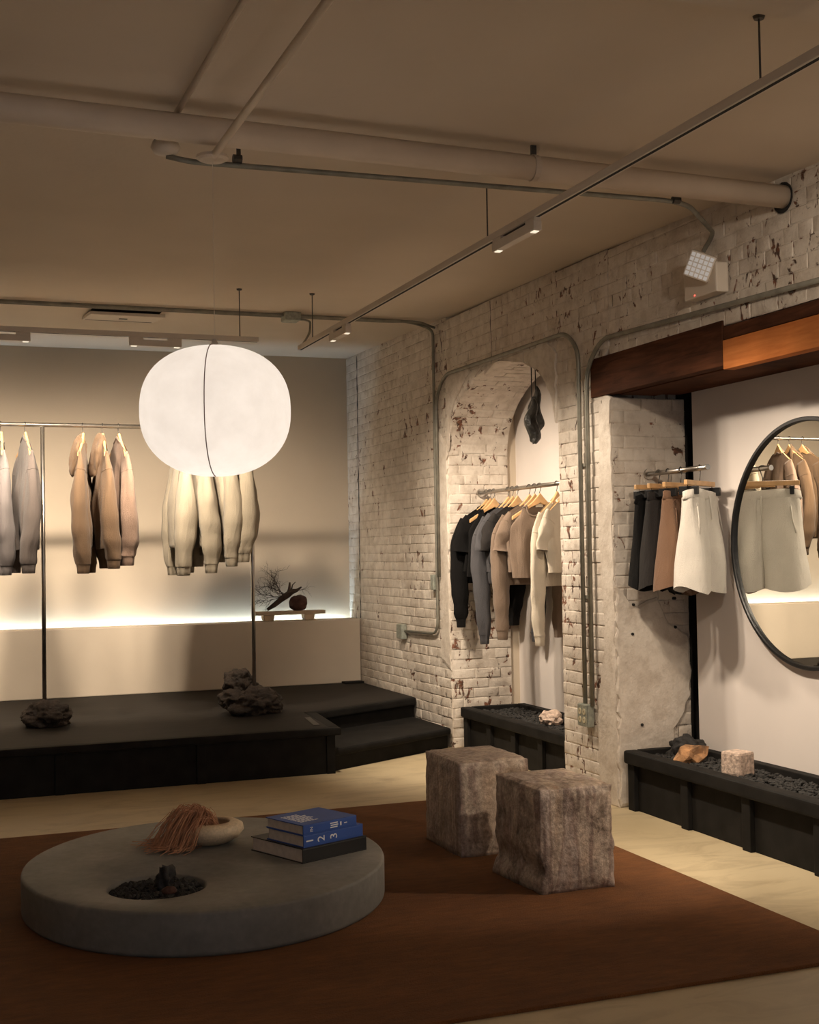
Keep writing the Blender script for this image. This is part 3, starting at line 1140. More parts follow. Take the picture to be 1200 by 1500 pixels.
b2 = bo(0.015, 0.012)
book((*b2, TT + 0.062), BR, 0.26, 0.335, 0.052, M['blue'], 'blue book with white numerals 1 2 3 on its spine',
     [('1', 0.055, 0.035, 0.026, -PI / 2), ('2', 0.055, 0.098, 0.026, -PI / 2), ('3', 0.055, 0.168, 0.026, -PI / 2)])
b3 = bo(0.012, 0.010)
ln = random.Random(2)
cov = []
for i in range(9):
    y0 = 0.06 + i * 0.017
    x = 0.035
    while x < 0.125 + ln.uniform(-0.02, 0.03):
        d = ln.uniform(0.008, 0.022)
        cov.append((x, x + d, y0, y0 + 0.009))
        x += d + 0.005
top = book((*b3, TT + 0.114), BR, 0.265, 0.30, 0.044, M['blue'], 'blue book with printed white text, topmost of the stack',
     [('IN', 0.022, 0.045, 0.022, -PI / 2)], cov)
top = [c for c in top.children if c.name.startswith('spine')][0]
for i, (a, b_) in enumerate(((0.150, 0.190), (0.152, 0.194), (0.149, 0.192))):
    MB().box(a, b_, -0.0007, 0.0, 0.010 + i * 0.009, 0.015 + i * 0.009).build('spine_print', M['print'], top)
MB().box(0.205, 0.213, -0.0007, 0.0, 0.014, 0.030).build('spine_print', M['print'], top)
MB().box(0.228, 0.245, -0.0007, 0.0, 0.020, 0.024).build('spine_print', M['print'], top)


# stone stools
def stone_block(name, loc, size, seed, mat, label, notch=None):
    bm = bmesh.new()
    bmesh.ops.create_cube(bm, size=1.0)
    bmesh.ops.subdivide_edges(bm, edges=bm.edges, cuts=26, use_grid_fill=True)
    sx, sy, sz = size
    off = Vector((seed * 5.1, seed * 2.3, seed))
    for v in bm.verts:
        p = v.co.copy()
        q = Vector((p.x * sx, p.y * sy, (p.z + 0.5) * sz))
        # rounded, worn edges
        ex = [max(0, abs(p.x) - 0.5 + 0.022 / sx), max(0, abs(p.y) - 0.5 + 0.022 / sy), max(0, abs(p.z) - 0.5 + 0.022 / sz)]
        k = sum(1 for e in ex if e > 0)
        nz = 0.006 * noise.noise(q * 6 + off) + 0.006 * noise.noise(q * 17 + off) + 0.003 * noise.noise(q * 45 + off)
        d = Vector((0, 0, 0))
        if abs(p.x) > 0.499:
            d.x = math.copysign(1, p.x)
        if abs(p.y) > 0.499:
            d.y = math.copysign(1, p.y)
        if p.z > 0.499:
            d.z = 1
        if k >= 2:
            q -= d * (0.006 + 0.009 * abs(noise.noise(q * 11 + off)))
        q += Vector((d.x, d.y, d.z * 0.25)) * nz
        if notch is not None:
            q += notch(q, sx, sy, sz)
        v.co = q
    me = bpy.data.meshes.new(name)
    bm.to_mesh(me)
    bm.free()
    o = mk(name, me, mat, None, True)
    o.location = loc
    tag(o, label, 'stool')
    return o


def notch_near(q, sx, sy, sz):
    # broken lower edge on the left side
    d = Vector((0, 0, 0))
    if q.x < 0 and q.z < 0.16:
        k = max(0, 1 - q.z / 0.15) * max(0, (q.y + sy * 0.30)) / sy
        d.x += -0.03 * k + 0.040 * math.exp(-((q.z - 0.10) / 0.045) ** 2) * max(0, (-q.x / sx))
    return d


def notch_far(q, sx, sy, sz):
    # hollow scooped out of the front face
    d = Vector((0, 0, 0))
    if q.y < -sy * 0.4:
        d.y += 0.030 * math.exp(-((q.x - 0.09) / 0.09) ** 2 - ((q.z - 0.26) / 0.13) ** 2)
        d.y += 0.02 * max(0, q.x / sx) * (1 if q.z < 0.38 else 0.2)
    return d


stone_block('stone_stool', (2.645, 5.27, 0.014), (0.37, 0.475, 0.455), 4, M['onyx_b'], 'pinkish brown mottled stone block stool with broken lower edge', notch_near)
stone_block('stone_stool', (2.60, 6.03, 0.014), (0.385, 0.47, 0.462), 9, M['onyx_a'], 'vertically banded grey stone block stool behind the mottled one', notch_far)

# ------------------------------------------------------------------ clothes
def hanger(loc, rotz, label, group, hw=0.205):
    t = thing('clothes_hanger', loc, label, 'hanger', group, rotz)
    mb = MB()
    rings = []
    n = 17
    for i in range(n):
        s = -1 + 2 * i / (n - 1)
        x = hw * s
        a = abs(s)
        z = -0.085 - 0.140 * a ** 0.9
        h = 0.013 + 0.022 * max(0.0, 1 - a * 3.2)
        th = 0.0085
        y = 0.016 * a ** 2 - 0.004
        rings.append([(x, y - th, z - h), (x, y + th, z - h), (x, y + th, z + h), (x, y - th, z + h)])
    mb.rings(rings)
    mb.build('arms', M['hanger_wood'], t, bevel=0.003, seg=1)
    path = [(0, 0, -0.055), (0, 0, -0.045), (0.006, 0, -0.034)]
    for k in range(11):
        a = math.radians(-60 + k * 24)
        path.append((0.0185 * math.cos(a), 0, 0.0185 * math.sin(a)))
    MB().tube(path, 0.0028, 6).build('hook', M['dark_metal'], t, smooth=True)
    return t


def smooth01(t):
    t = max(0.0, min(1.0, t))
    return t * t * (3 - 2 * t)


def garment(name, loc, rotz, mat, label, cat, group, sleeve='long', neck='crew', hem=-0.66, hw=0.225, seed=1, L=1.02,
            bmax=0.055, rx=(0.085, 0.080, 0.072, 0.062, 0.045), ry=(0.018, 0.032, 0.040, 0.040, 0.032), swing=(0.0, 0.0), flare=0.0, tagged=False, band=True):
    t = thing(name, loc, label, cat, group, rotz)
    rng = random.Random(seed)
    ph = [rng.uniform(0, 6.28) for _ in range(8)]
    NT, NV = 56, 26
    if neck == 'tank':
        hw_top, nw, nd, nb = hw * 0.62, 0.105, 0.12, 0.025
    elif neck == 'v':
        hw_top, nw, nd, nb = hw, 0.085, 0.13, 0.012
    else:
        hw_top, nw, nd, nb = hw, 0.075, 0.05, 0.006

    def ztop(x, front):
        ax = abs(x)
        z = -0.076 - 0.128 * ax / 0.205
        if ax < nw:
            d = nd if front else nb
            if neck == 'v' and front:
                z -= d * (1 - ax / nw)
            else:
                z -= d * math.sqrt(max(0, 1 - (ax / nw) ** 2))
        return z
    rings = []
    for j in range(NV + 1):
        v = j / NV
        r = []
        for i in range(NT):
            a = 2 * PI * i / NT
            c, s = math.cos(a), math.sin(a)
            wv = hw_top + (hw - hw_top) * smooth01(v * 3.2) if neck == 'tank' else hw
            wv = wv * (1 + flare * v)
            x = wv * math.copysign(abs(c) ** 0.8, c)
            xt = hw_top * math.copysign(abs(c) ** 0.8, c)
            zt = ztop(xt, s < 0)
            if neck == 'tank':
                pass
            z = zt + (hem - zt) * v
            bb = 0.013 + (bmax - 0.013) * min(1.0, v * 1.7) ** 0.9
            y = bb * math.copysign(abs(s) ** 0.75, s)
            fa = smooth01(v * 1.6)
            fold = 0.016 * math.sin(x * 24 + ph[0] + (0 if s < 0 else 2) + 0.7 * math.sin(z * 5 + ph[1])) + 0.009 * math.sin(x * 53 + ph[2] + z * 3)
            y += fa * fold * (0.3 + 0.7 * abs(s))
            y += fa * 0.02 * noise.noise(Vector((x * 9 + seed, z * 4, 3.0 if s < 0 else 7.0)))
            y += 0.010 * math.sin(z * 7 + ph[3]) * fa
            x += 0.010 * math.sin(z * 9 + ph[4]) * fa
            r.append((x, y, z))
        rings.append(r)
    mb = MB()
    mb.rings(rings, False, False)
    body = mb.build('body', mat, t, smooth=True)
    if band:
        last = rings[-1]
        m2 = MB()
        rr_ = []
        for k, (dz, s) in enumerate(((0.004, 1.015), (-0.006, 1.0), (-0.03, 0.985), (-0.05, 0.97), (-0.052, 0.93))):
            rr_.append([(p[0] * s, p[1] * s, p[2] + dz) for p in last])
        m2.rings(rr_, False, False)
        m2.build('hem_band', mat, body, smooth=True)
    # neckband
    first = rings[0]
    loop = [first[i] for i in range(NT) if abs(first[i][0]) < nw * 1.25]
    if neck in ('crew', 'v', 'tank'):
        front = sorted([p for i, p in enumerate(first) if abs(p[0]) < nw * 1.2 and math.sin(2 * PI * i / NT) < -0.05], key=lambda p: p[0])
        back = sorted([p for i, p in enumerate(first) if abs(p[0]) < nw * 1.2 and math.sin(2 * PI * i / NT) > 0.05], key=lambda p: -p[0])
        path = front + back
        path.append(path[0])
        MB().tube(path, 0.0075, 6, False).build('neckband', mat, body, smooth=True)
    if neck == 'hood':
        me = rock_mesh('hood', (0.115, 0.045, 0.155), seed + 40, sub=4, rough=0.20, freq=1.5)
        for v_ in me.vertices:
            k = v_.co.z / 0.31
            v_.co.x *= 0.62 + 0.75 * k if k < 0.6 else 1.07 - 0.9 * (k - 0.6)
            v_.co.y += 0.050 * (1 - k) + 0.012 * math.sin(v_.co.x * 40 + ph[5])
        h = mk('hood', me, mat, t, True)
        h.location = (0.0, 0.012, -0.375)
    # sleeves
    if sleeve in ('long', 'short'):
        for sgn, sw in ((-1, swing[0]), (1, swing[1])):
            if sleeve == 'long':
                P = [(hw - 0.085, -0.235), (hw - 0.015, -0.36), (hw + 0.014, -0.56), (hw + 0.010, -0.80), (hw - 0.004, -L + 0.06)]
                RX, RY = rx, ry
            else:
                P = [(hw - 0.075, -0.215), (hw - 0.03, -0.28), (hw - 0.005, -0.34), (hw + 0.006, -0.40), (hw + 0.012, -0.455)]
                RX, RY = (0.070, 0.076, 0.080, 0.082, 0.084), (0.018, 0.028, 0.032, 0.032, 0.030)
            ns = 22
            rings_s = []
            for j in range(ns + 1):
                q = j / ns * (len(P) - 1)
                i0 = min(int(q), len(P) - 2)
                f_ = q - i0

                def cr(arr):
                    p0 = arr[max(i0 - 1, 0)]
                    p1, p2 = arr[i0], arr[i0 + 1]
                    p3 = arr[min(i0 + 2, len(arr) - 1)]
                    return 0.5 * ((2 * p1) + (-p0 + p2) * f_ + (2 * p0 - 5 * p1 + 4 * p2 - p3) * f_ ** 2 + (-p0 + 3 * p1 - 3 * p2 + p3) * f_ ** 3)
                cx_, cz_ = cr([p[0] for p in P]), cr([p[1] for p in P])
                ax_, ay_ = cr(list(RX)), cr(list(RY))
                v = j / ns
                cyy = sw * v * v + 0.012 * math.sin(v * 7 + ph[6]) * v
                gath = smooth01((v - 0.75) / 0.25) if sleeve == 'long' else 0
                wr = 0.004 * math.sin(v * 34 + ph[7] + sgn) * smooth01((v - 0.3) * 2) if sleeve == 'long' else 0.0
                ring = []
                tilt = 0.50 * (1 - smooth01(v * 2.5)) + (0.12 if sleeve == 'short' else 0)
                for k in range(20):
                    a = 2 * PI * k / 20
                    dx = (ax_ + wr) * math.cos(a)
                    dy = (ay_ + wr * 0.7 + 0.005 * math.sin(3 * a + v * 8 + ph[0])) * math.sin(a)
                    dx += 0.006 * math.sin(a * 4 + ph[1] + 5 * v) * (0.4 + gath)
                    nv = Vector((math.cos(a) * 1.1 + seed, math.sin(a) * 1.1 + sgn * 3, v * 4.5))
                    cre = noise.noise(Vector((nv.x, nv.y, v * 2.2))) * 0.16 + noise.noise(Vector((nv.x * 2.6, nv.y * 2.6, v * 5))) * 0.14
                    dx *= 1 + cre * smooth01(v * 4)
                    dy *= 1 + cre * 1.2 * smooth01(v * 4)
                    ring.append((sgn * (cx_ + dx * math.cos(tilt)), cyy + dy, cz_ + dx * math.sin(tilt)))
                rings_s.append(ring)
            sm = MB()
            sm.rings(rings_s, True, False)
            sl = sm.build('sleeve', mat, t, smooth=True)
            sr = rings_s[5 if sleeve == 'long' else 4]
            ctr = Vector((sum(p[0] for p in sr) / 20, sum(p[1] for p in sr) / 20, sum(p[2] for p in sr) / 20))
            MB().tube([ctr + (Vector(p) - ctr) * 1.005 for p in sr + sr[:1]], 0.0022, 4, False).build('shoulder_seam', mat, sl)
            last = rings_s[-1]
            c_ = [sum(p[i] for p in last) / len(last) for i in range(3)]
            if sleeve == 'long':
                cm = MB()
                rc = []
                for dz, s in ((0.006, 1.02), (-0.004, 0.92), (-0.03, 0.84), (-0.062, 0.80), (-0.066, 0.72)):
                    rc.append([(c_[0] + (p[0] - c_[0]) * s, c_[1] + (p[1] - c_[1]) * s, c_[2] + dz) for p in last])
                cm.rings(rc, False, False)
                cm.build('cuff', mat, sl, smooth=True)
    if tagged:
        lm = MB().box(-0.028, 0.028, bmax * 0.2, bmax * 0.2 + 0.002, -0.150, -0.125).build('neck_label', M['label_cloth'], body)
    return t


def shorts(loc, rotz, mat, label, group, seed=1, hw=0.175, tagged=False, flare=0.05):
    t = thing('shorts', loc, label, 'shorts', group, rotz)
    rng = random.Random(seed)
    ph = [rng.uniform(0, 6.28) for _ in range(8)]
    zt, zb = -0.165, -0.66
    for sgn in (-1, 1):
        rings = []
        for j in range(23):
            v = j / 22
            z = zt + (zb - zt) * v
            ring = []
            wi = -0.015 - 0.0 * v                        # inner side of the leg
            wo = hw + flare * v
            cx_ = (wi + wo) / 2 + 0.012 * smooth01((v - 0.5) * 2)
            ax_ = (wo - wi) / 2
            ay_ = 0.042 + 0.040 * smooth01(v * 1.3)
            for k in range(26):
                a = 2 * PI * k / 26
                c, s = math.cos(a), math.sin(a)
                x = cx_ + ax_ * math.copysign(abs(c) ** 0.85, c)
                y = ay_ * math.copysign(abs(s) ** 0.8, s)
                y += 0.013 * math.sin(x * 34 + ph[0] + sgn + (1.5 if s > 0 else 0)) * smooth01(v * 2) + 0.006 * math.sin(x * 90 + ph[1]) * (1 - v)
                dz = -0.03 * v * (1 - (x / (hw + 0.05))) * (1 if s < 0 else 0.2) + 0.018 * math.sin(a * 2 + ph[2]) * v
                ring.append((sgn * x, y, z + dz))
            rings.append(ring)
        m = MB()
        m.rings(rings, False, False)
        m.build('leg', mat, t, smooth=True)
    rw = []
    for dz, s in ((0.040, 0.96), (0.036, 1.02), (0.012, 1.02), (-0.004, 1.06), (-0.01, 1.0)):
        rw.append([(s * (hw + 0.004) * math.cos(a), s * (0.045 + 0.005 * math.sin(a * 9)) * math.sin(a) + 0.006 * math.sin(a * 3 + ph[3]),
                    zt + dz + 0.008 * math.sin(a * 2 + ph[4])) for a in (2 * PI * k / 60 for k in range(60))])
    m = MB()
    m.rings(rw, False, False)
    m.build('waistband', mat, t, smooth=True)
    for sgn in (-1, 1):
        MB().tube([(sgn * hw * 0.74, -0.044, zt - 0.05), (sgn * hw * 0.78, -0.054, zt - 0.13), (sgn * hw * 0.86, -0.061, zt - 0.20)], 0.0035, 6).build('pocket_edge', mat, t, smooth=True)
    MB().tube([(0.012, -0.048, zt + 0.01), (0.014, -0.055, zt - 0.05), (0.010, -0.062, zt - 0.12)], 0.0035, 6).build('drawstring', mat, t, smooth=True)
    if tagged:
        MB().box(-0.02, 0.02, 0.084, 0.086, zt - 0.19, zt - 0.10).build('price_tag', M['tag_card'], t)
        MB().tube([(0, 0.085, zt - 0.10), (0, 0.078, zt - 0.05), (0, 0.05, zt + 0.02)], 0.0015, 4).build('tag_string', M['cord'], t)
    return t


def clip_hanger(loc, rotz, label, group, hw=0.18):
    t = thing('clip_hanger', loc, label, 'hanger', group, rotz)
    MB().box(-hw, hw, -0.010, 0.010, -0.098, -0.070).build('bar', M['hanger_wood'], t, bevel=0.004)
    path = [(0, 0, -0.070), (0, 0, -0.05), (0.006, 0, -0.032)]
    for k in range(11):
        a = math.radians(-60 + k * 24)
        path.append((0.0185 * math.cos(a), 0, 0.0185 * math.sin(a)))
    MB().tube(path, 0.0028, 6).build('hook', M['dark_metal'], t, smooth=True)
    for s in (-1, 1):
        MB().tube([(s * (hw - 0.03), 0, -0.098), (s * (hw - 0.03), 0, -0.116)], 0.002, 5).build('clip_wire', M['black_metal'], t)
    MB().tube([(-hw + 0.01, 0, -0.117), (hw - 0.01, 0, -0.117)], 0.0018, 5).build('wire', M['black_metal'], t)
    for s in (-1, 1):
        MB().box(s * (hw - 0.045) - 0.012, s * (hw - 0.045) + 0.012, -0.054, 0.054, -0.150, -0.104).build('clip', M['black_metal'], t, bevel=0.003)
    return t


# ---- rack on the platform: rod, two posts, two rocks
RY, RZ = 9.50, 2.452
rack = thing('clothes_rack', (1.5, RY, PZ), 'long steel rail rack standing on two lava rocks', 'clothes rack')
MB().tube([(-3.6, 0, RZ - PZ), (0.797, 0, RZ - PZ)], 0.0155, 14).build('rail', M['steel'], rack, smooth=True)
for x, zb in ((0.775, 0.17), (2.297, 0.16), (-1.4, 0.17)):
    MB().tube([(x - 1.5, 0, zb), (x - 1.5, 0, RZ - PZ - 0.0155)], 0.0145, 12).build('post', M['steel'], rack, smooth=True)

rock('base_rock', (0.79, 9.50, PZ - 0.004), (0.165, 0.15, 0.105), 6, M['lava'], 'flat brown lava rock under one rack post beside the light end of the platform', sub=5, rough=0.32, freq=1.8, flat=0.6)
rock('base_rock', (2.27, 9.50, PZ - 0.004), (0.21, 0.19, 0.125), 13, M['lava'], 'wide dark lava rock holding a rack post near the steps', sub=5, rough=0.35, freq=1.8, flat=0.65)
rock('base_rock', (2.20, 9.58, PZ + 0.155), (0.115, 0.10, 0.105), 22, M['lava'], 'rounded lava rock lying on top of the wide dark rock', sub=5, rough=0.3, freq=1.9, flat=0.6)
rock('base_rock', (-1.4, 9.50, PZ - 0.004), (0.17, 0.15, 0.105), 16, M['lava'], 'lava rock under the far post of the rack, out past the grey tops', sub=4, rough=0.32, flat=0.6)

RG = 'hoodies and sweatshirts on the platform rack'
HG = 'wooden hangers on the platform rack'
R90 = PI / 2
edge_rx = (0.080, 0.080, 0.078, 0.068, 0.045)
edge_ry = (0.018, 0.038, 0.054, 0.062, 0.052)
rackset = [
    (0.49, 'mauve', 'crew', 0.05, 'mauve grey sweatshirt beside the warm grey one on the rack', 1.06),
    (0.655, 'grey', 'crew', 0.16, 'warm grey sweatshirt hanging next to the rack post', 1.05),
    (1.055, 'tan', 'hood', -0.20, 'tan hoodie nearest the rack post', 1.06),
    (1.195, 'tan', 'hood', 0.02, 'tan hoodie between another hoodie and the cocoa sweatshirt', 1.03),
    (1.310, 'cocoa', 'crew', 0.16, 'cocoa brown sweatshirt beside the tan hoodies', 1.01),
    (1.755, 'ecru', 'crew', 0.02, 'ecru sweatshirt nearest the cocoa one, partly behind the lantern', 1.09),
    (1.885, 'ecru', 'crew', 0.10, 'ecru sweatshirt second from the cocoa one behind the lantern', 1.075),
    (2.02, 'ecru', 'crew', 0.30, 'ecru sweatshirt third from the cocoa one behind the lantern', 1.03),
    (2.155, 'ecru', 'crew', 0.24, 'ecru sweatshirt nearest the post on stacked rocks', 1.00),
]
for i, (x, cname, nk, yaw, lab, L) in enumerate(rackset):
    garment('hoodie' if nk == 'hood' else 'sweatshirt', (x, RY, RZ), R90 + yaw, F[cname], lab, 'hoodie' if nk == 'hood' else 'sweatshirt', RG,
            'long', nk, -0.84 if i not in (7, 8) else -0.90, 0.225, 100 + i, L, bmax=0.050, rx=edge_rx, ry=edge_ry if i < 5 else (0.020, 0.046, 0.068, 0.072, 0.054), swing=(0.03 * math.sin(i * 1.7), 0.03 * math.cos(i)))
    hanger((x, RY, RZ), R90 + yaw, 'wooden hanger under the ' + lab, HG)

# ---- rail in the arched niche
AX, AZ_ = 4.01, 1.948
rail = thing('wall_rail', (AX, 8.2, AZ_), 'steel clothes rail spanning the arched niche', 'rail')
MB().tube([(0, -0.90, 0), (0, 0.905, 0)], 0.0145, 14).build('bar', M['steel'], rail, smooth=True)
for s in (-1, 1):
    MB().tube([(0, s * 0.895 + 0.0, 0), (0, s * 0.915, 0)], 0.032, 16).build('flange', M['steel'], rail)

AG = 'tops on the arched niche rail'
AHG = 'wooden hangers on the arched niche rail'
archset = [
    # y, colour, sleeve, neck, yaw, L, label, cat
    (9.005, 'black', 'long', 'crew', 0.0, 1.02, 'black long sleeved sweatshirt at the far end of the arched niche rail', 'sweatshirt'),
    (8.935, 'black', 'short', 'crew', 0.05, 1.0, 'black short sleeved tee next to the black sweatshirt', 't-shirt'),
    (8.865, 'black', None, 'tank', 0.10, 1.0, 'black sleeveless top between black tee and slate sweatshirt', 'tank top'),
    (8.61, 'slate', 'long', 'crew', 0.05, 1.12, 'slate grey long sleeved sweatshirt in the arched niche', 'sweatshirt'),
    (8.535, 'slate', 'short', 'crew', 0.08, 1.0, 'slate grey short sleeved tee in front of the slate sweatshirt', 't-shirt'),
    (8.455, 'charcoal', 'short', 'crew', 0.12, 1.0, 'charcoal short sleeved tee between slate and taupe tops', 't-shirt'),
    (8.255, 'taupe', 'long', 'crew', 0.02, 1.07, 'taupe long sleeved sweatshirt in the arched niche', 'sweatshirt'),
    (8.17, 'taupe', 'short', 'crew', -0.02, 1.0, 'taupe short sleeved tee in front of the taupe sweatshirt', 't-shirt'),
    (8.09, 'taupe', None, 'tank', -0.05, 1.0, 'taupe V neck sleeveless top with a cream neck label', 'tank top'),
    (7.83, 'cream', 'long', 'crew', 0.50, 1.08, 'cream long sleeved sweatshirt in the arched niche', 'sweatshirt'),
    (7.73, 'cream', 'short', 'crew', 0.52, 1.0, 'cream short sleeved tee in front of the cream sweatshirt', 't-shirt'),
]
for i, (y, cname, slv, nk, yaw, L, lab, cat) in enumerate(archset):
    nm = {'sweatshirt': 'sweatshirt', 't-shirt': 't_shirt', 'tank top': 'tank_top'}[cat]
    garment(nm, (AX, y, AZ_), yaw, F[cname], lab, cat, AG, slv, nk, -0.64 if slv != 'short' else -0.60, 0.225, 200 + i, L, bmax=0.036,
            tagged=(cname == 'taupe' and nk == 'tank'), band=(slv == 'long'))
    hanger((AX, y, AZ_), yaw, 'wooden hanger in the arched niche holding the ' + ' '.join(lab.split()[:4]), AHG, 0.205)

# ---- rail in the mirror niche
SX, SZ = 3.985, 1.935
r2 = thing('wall_rail', (SX, 6.3, SZ), 'short steel rod fixed to the brick of the mirror niche', 'rail')
MB().tube([(0, -0.315, 0), (0, 0.298, 0)], 0.0145, 14).build('bar', M['steel'], r2, smooth=True)
MB().tube([(0, 0.286, 0), (0, 0.299, 0)], 0.032, 16).build('flange', M['steel'], r2)
MB().tube([(0, -0.322, 0), (0, -0.312, 0)], 0.0155, 14).build('end_cap', M['steel'], r2)
SG = 'shorts on the mirror niche rod'
SHG = 'clip hangers on the mirror niche rod'
for i, (y, cname, yaw, lab) in enumerate(((6.485, 'black', 0.18, 'black shorts against the brick of the mirror niche'),
                                          (6.385, 'charcoal', 0.36, 'charcoal shorts between the black and the brown pair'),
                                          (6.25, 'brown', 0.46, 'brown drawstring shorts beside the white pair'),
                                          (6.06, 'white', 0.60, 'white drawstring shorts with pockets at the open end of the rod'))):
    shorts((SX, y, SZ), yaw, F[cname], lab, SG, 300 + i, tagged=(cname == 'white'), hw=0.198 if cname == 'white' else 0.178, flare=0.04 if cname != 'charcoal' else 0.07)
    clip_hanger((SX, y, SZ), yaw, 'wooden clip hanger holding the %s shorts' % cname, SHG, 0.20 if cname == 'white' else 0.18)

# ---- round mirror
mir = thing('round_mirror', (4.213, 5.415, 1.51), 'large round mirror with thin black metal frame', 'mirror')
mb = MB()
n = 96
mb.rings([[(x, r_ * math.cos(a), r_ * math.sin(a)) for a in (2 * PI * k / n for k in range(n))] for x, r_ in ((0, 0.645), (-0.036, 0.645), (-0.040, 0.641), (-0.040, 0.627), (-0.036, 0.623), (-0.020, 0.623))], True, False)
mb.build('frame', M['black_metal'], mir)
mb = MB()
mb.rings([[(x, 0.6225 * math.cos(a), 0.6225 * math.sin(a)) for a in (2 * PI * k / n for k in range(n))] for x in (-0.016, -0.022)], True, True)
mb.build('glass', M['mirror'], mir)

# ---- hanging stones in the arch
for i, (x, y, zt, zb, sx, sz, sd, lab) in enumerate(((3.95, 8.06, 2.80, 2.235, 0.052, 0.155, 31, 'glassy black stone hanging lower on a cord in the arch'),
                                                     (4.06, 8.22, 2.80, 2.32, 0.05, 0.17, 35, 'longer black stone hanging on a cord behind the lower one'))):
    t = thing('hanging_stone', (x, y, zb), lab, 'hanging stone')
    me = rock_mesh('stone', (sx, sx * 0.95, sz), sd, sub=4, rough=0.16, freq=1.2)
    h = max(v.co.z for v in me.vertices)
    for v in me.vertices:
        k = v.co.z / h
        v.co.x *= 1.15 - 0.55 * k
        v.co.y *= 1.15 - 0.55 * k
        v.co.x += 0.018 * math.sin(k * 9)
    mk('stone', me, M['obsidian'], t, True)
    MB().tube([(0, 0, h - 0.03), (0, 0, zt - zb)], 0.0045, 6).build('cord', M['cord'], t)

# ---- ornament on the ledge
LZ = 0.893
bench = thing('wooden_stand', (3.10, 11.44, LZ), 'small pale wooden plank stand on the plaster ledge', 'stand')
MB().box(-0.33, 0.33, -0.065, 0.065, 0.055, 0.088).build('plank', M['pale_wood'], bench, bevel=0.006)
for x in (-0.20, 0.18):
    MB().rings([[(x + sx * s, sy, z) for sx, sy in ((-0.045, -0.055), (0.045, -0.055), (0.045, 0.055), (-0.045, 0.055))] for z, s in ((0.0, 0.75), (0.012, 1.0), (0.055, 1.15))]).build('foot', M['pale_wood'], bench, bevel=0.006)
ball = rock('round_stone', (3.185, 11.43, LZ + 0.087), (0.085, 0.08, 0.078), 51, M['ball'], 'round rusty brown stone on the wooden stand', sub=4, rough=0.12, flat=0.85)
dw = thing('driftwood', (3.10, 11.42, LZ + 0.088), 'dark driftwood branch with wiry twigs leaning on the round stone', 'driftwood')
MB().tube([(-0.21, -0.01, 0.018), (-0.15, -0.01, 0.055), (-0.08, 0, 0.105), (-0.02, 0, 0.145), (0.02, 0.0, 0.175), (0.07, 0.0, 0.185), (0.115, 0, 0.215)], [0.014, 0.022, 0.026, 0.030, 0.028, 0.016, 0.006], 9).build('branch', M['bark'], dw, smooth=True)
MB().tube([(-0.01, 0, 0.15), (0.0, 0, 0.20), (0.005, 0, 0.26)], [0.022, 0.014, 0.008], 8).build('stub', M['bark'], dw, smooth=True)
MB().tube([(0.02, 0, 0.19), (0.03, 0, 0.235), (0.06, 0, 0.262)], [0.008, 0.005, 0.003], 6).build('stub', M['bark'], dw, smooth=True)
rt = random.Random(17)
tw_ = MB()


def twig(p, d, L, r, depth):
    pts_ = [Vector(p)]
    d = Vector(d).normalized()
    n = 5
    for k in range(n):
        d = (d + Vector((rt.uniform(-.35, .35), rt.uniform(-.2, .2), rt.uniform(-.35, .35)))).normalized()
        pts_.append(pts_[-1] + d * L / n)
    pts_ = [Vector((q.x, max(-0.10, min(0.12, q.y)), q.z)) for q in pts_]
    tw_.tube(pts_, [r * (1 - 0.55 * k / n) for k in range(n + 1)], 4, False)
    if depth > 0:
        for _ in range(3):
            k = rt.randint(2, n)
            a = rt.uniform(-1.0, 1.0)
            dd = Vector((d.x * math.cos(a) - d.z * math.sin(a), d.y + rt.uniform(-.3, .3), d.x * math.sin(a) + d.z * math.cos(a)))
            twig(pts_[k], dd, L * 0.65, r * 0.65, depth - 1)


for q in range(9):
    a = math.radians(rt.uniform(100, 190))
    twig((-0.06 + rt.uniform(-.04, .05), 0, 0.13), (math.cos(a), 0.0, math.sin(a)), rt.uniform(0.12, 0.18), 0.0036, 3)
for q in range(3):
    a = math.radians(rt.uniform(0, 60))
    twig((0.08, 0, 0.18), (math.cos(a), 0.0, math.sin(a)), 0.11, 0.0014, 1)
o = tw_.build('twigs', M['bark'], dw)
o['kind'] = 'stuff'

# ------------------------------------------------------------------ lantern
LC = Vector((1.035, 4.85, 2.05))
lamp = thing('pendant_lantern', LC, 'large glowing white fabric lantern hanging from a thin cable', 'pendant lamp')
RW, RH, EXP = 0.287, 0.249, 2.35
rings = []
NL = 40
for j in range(1, NL):
    ph_ = PI * j / NL - PI / 2
    c, s = math.cos(ph_), math.sin(ph_)
    k = (abs(c) ** EXP + abs(s) ** EXP) ** (-1 / EXP)
    rad, z = RW * c * k, RH * s * k
    if s < 0:
        rad *= 1 - 0.05 * s * s
    ring = []
    for i in range(64):
        a = 2 * PI * i / 64
        wv = 1 + 0.006 * math.sin(a * 3 + 1) + 0.004 * noise.noise(Vector((math.cos(a) * 2, math.sin(a) * 2, z * 6)))
        ring.append((rad * math.cos(a) * wv, rad * math.sin(a) * wv, z))
    rings.append(ring)
MB().rings(rings, True, True).build('shade', M['lantern'], lamp, smooth=True)
az = math.radians(-110)
seam = []
for j in range(1, NL):
    ph_ = PI * j / NL - PI / 2
    c, s = math.cos(ph_), math.sin(ph_)
    k = (abs(c) ** EXP + abs(s) ** EXP) ** (-1 / EXP)
    rad, z = RW * c * k * 1.008, RH * s * k * 1.004
    if s < 0:
        rad *= 1 - 0.05 * s * s
    seam.append((rad * math.cos(az), rad * math.sin(az), z))
MB().tube(seam, 0.0022, 5).build('seam', simple('seam_thread', (0.30, 0.22, 0.20), 0.8), lamp)
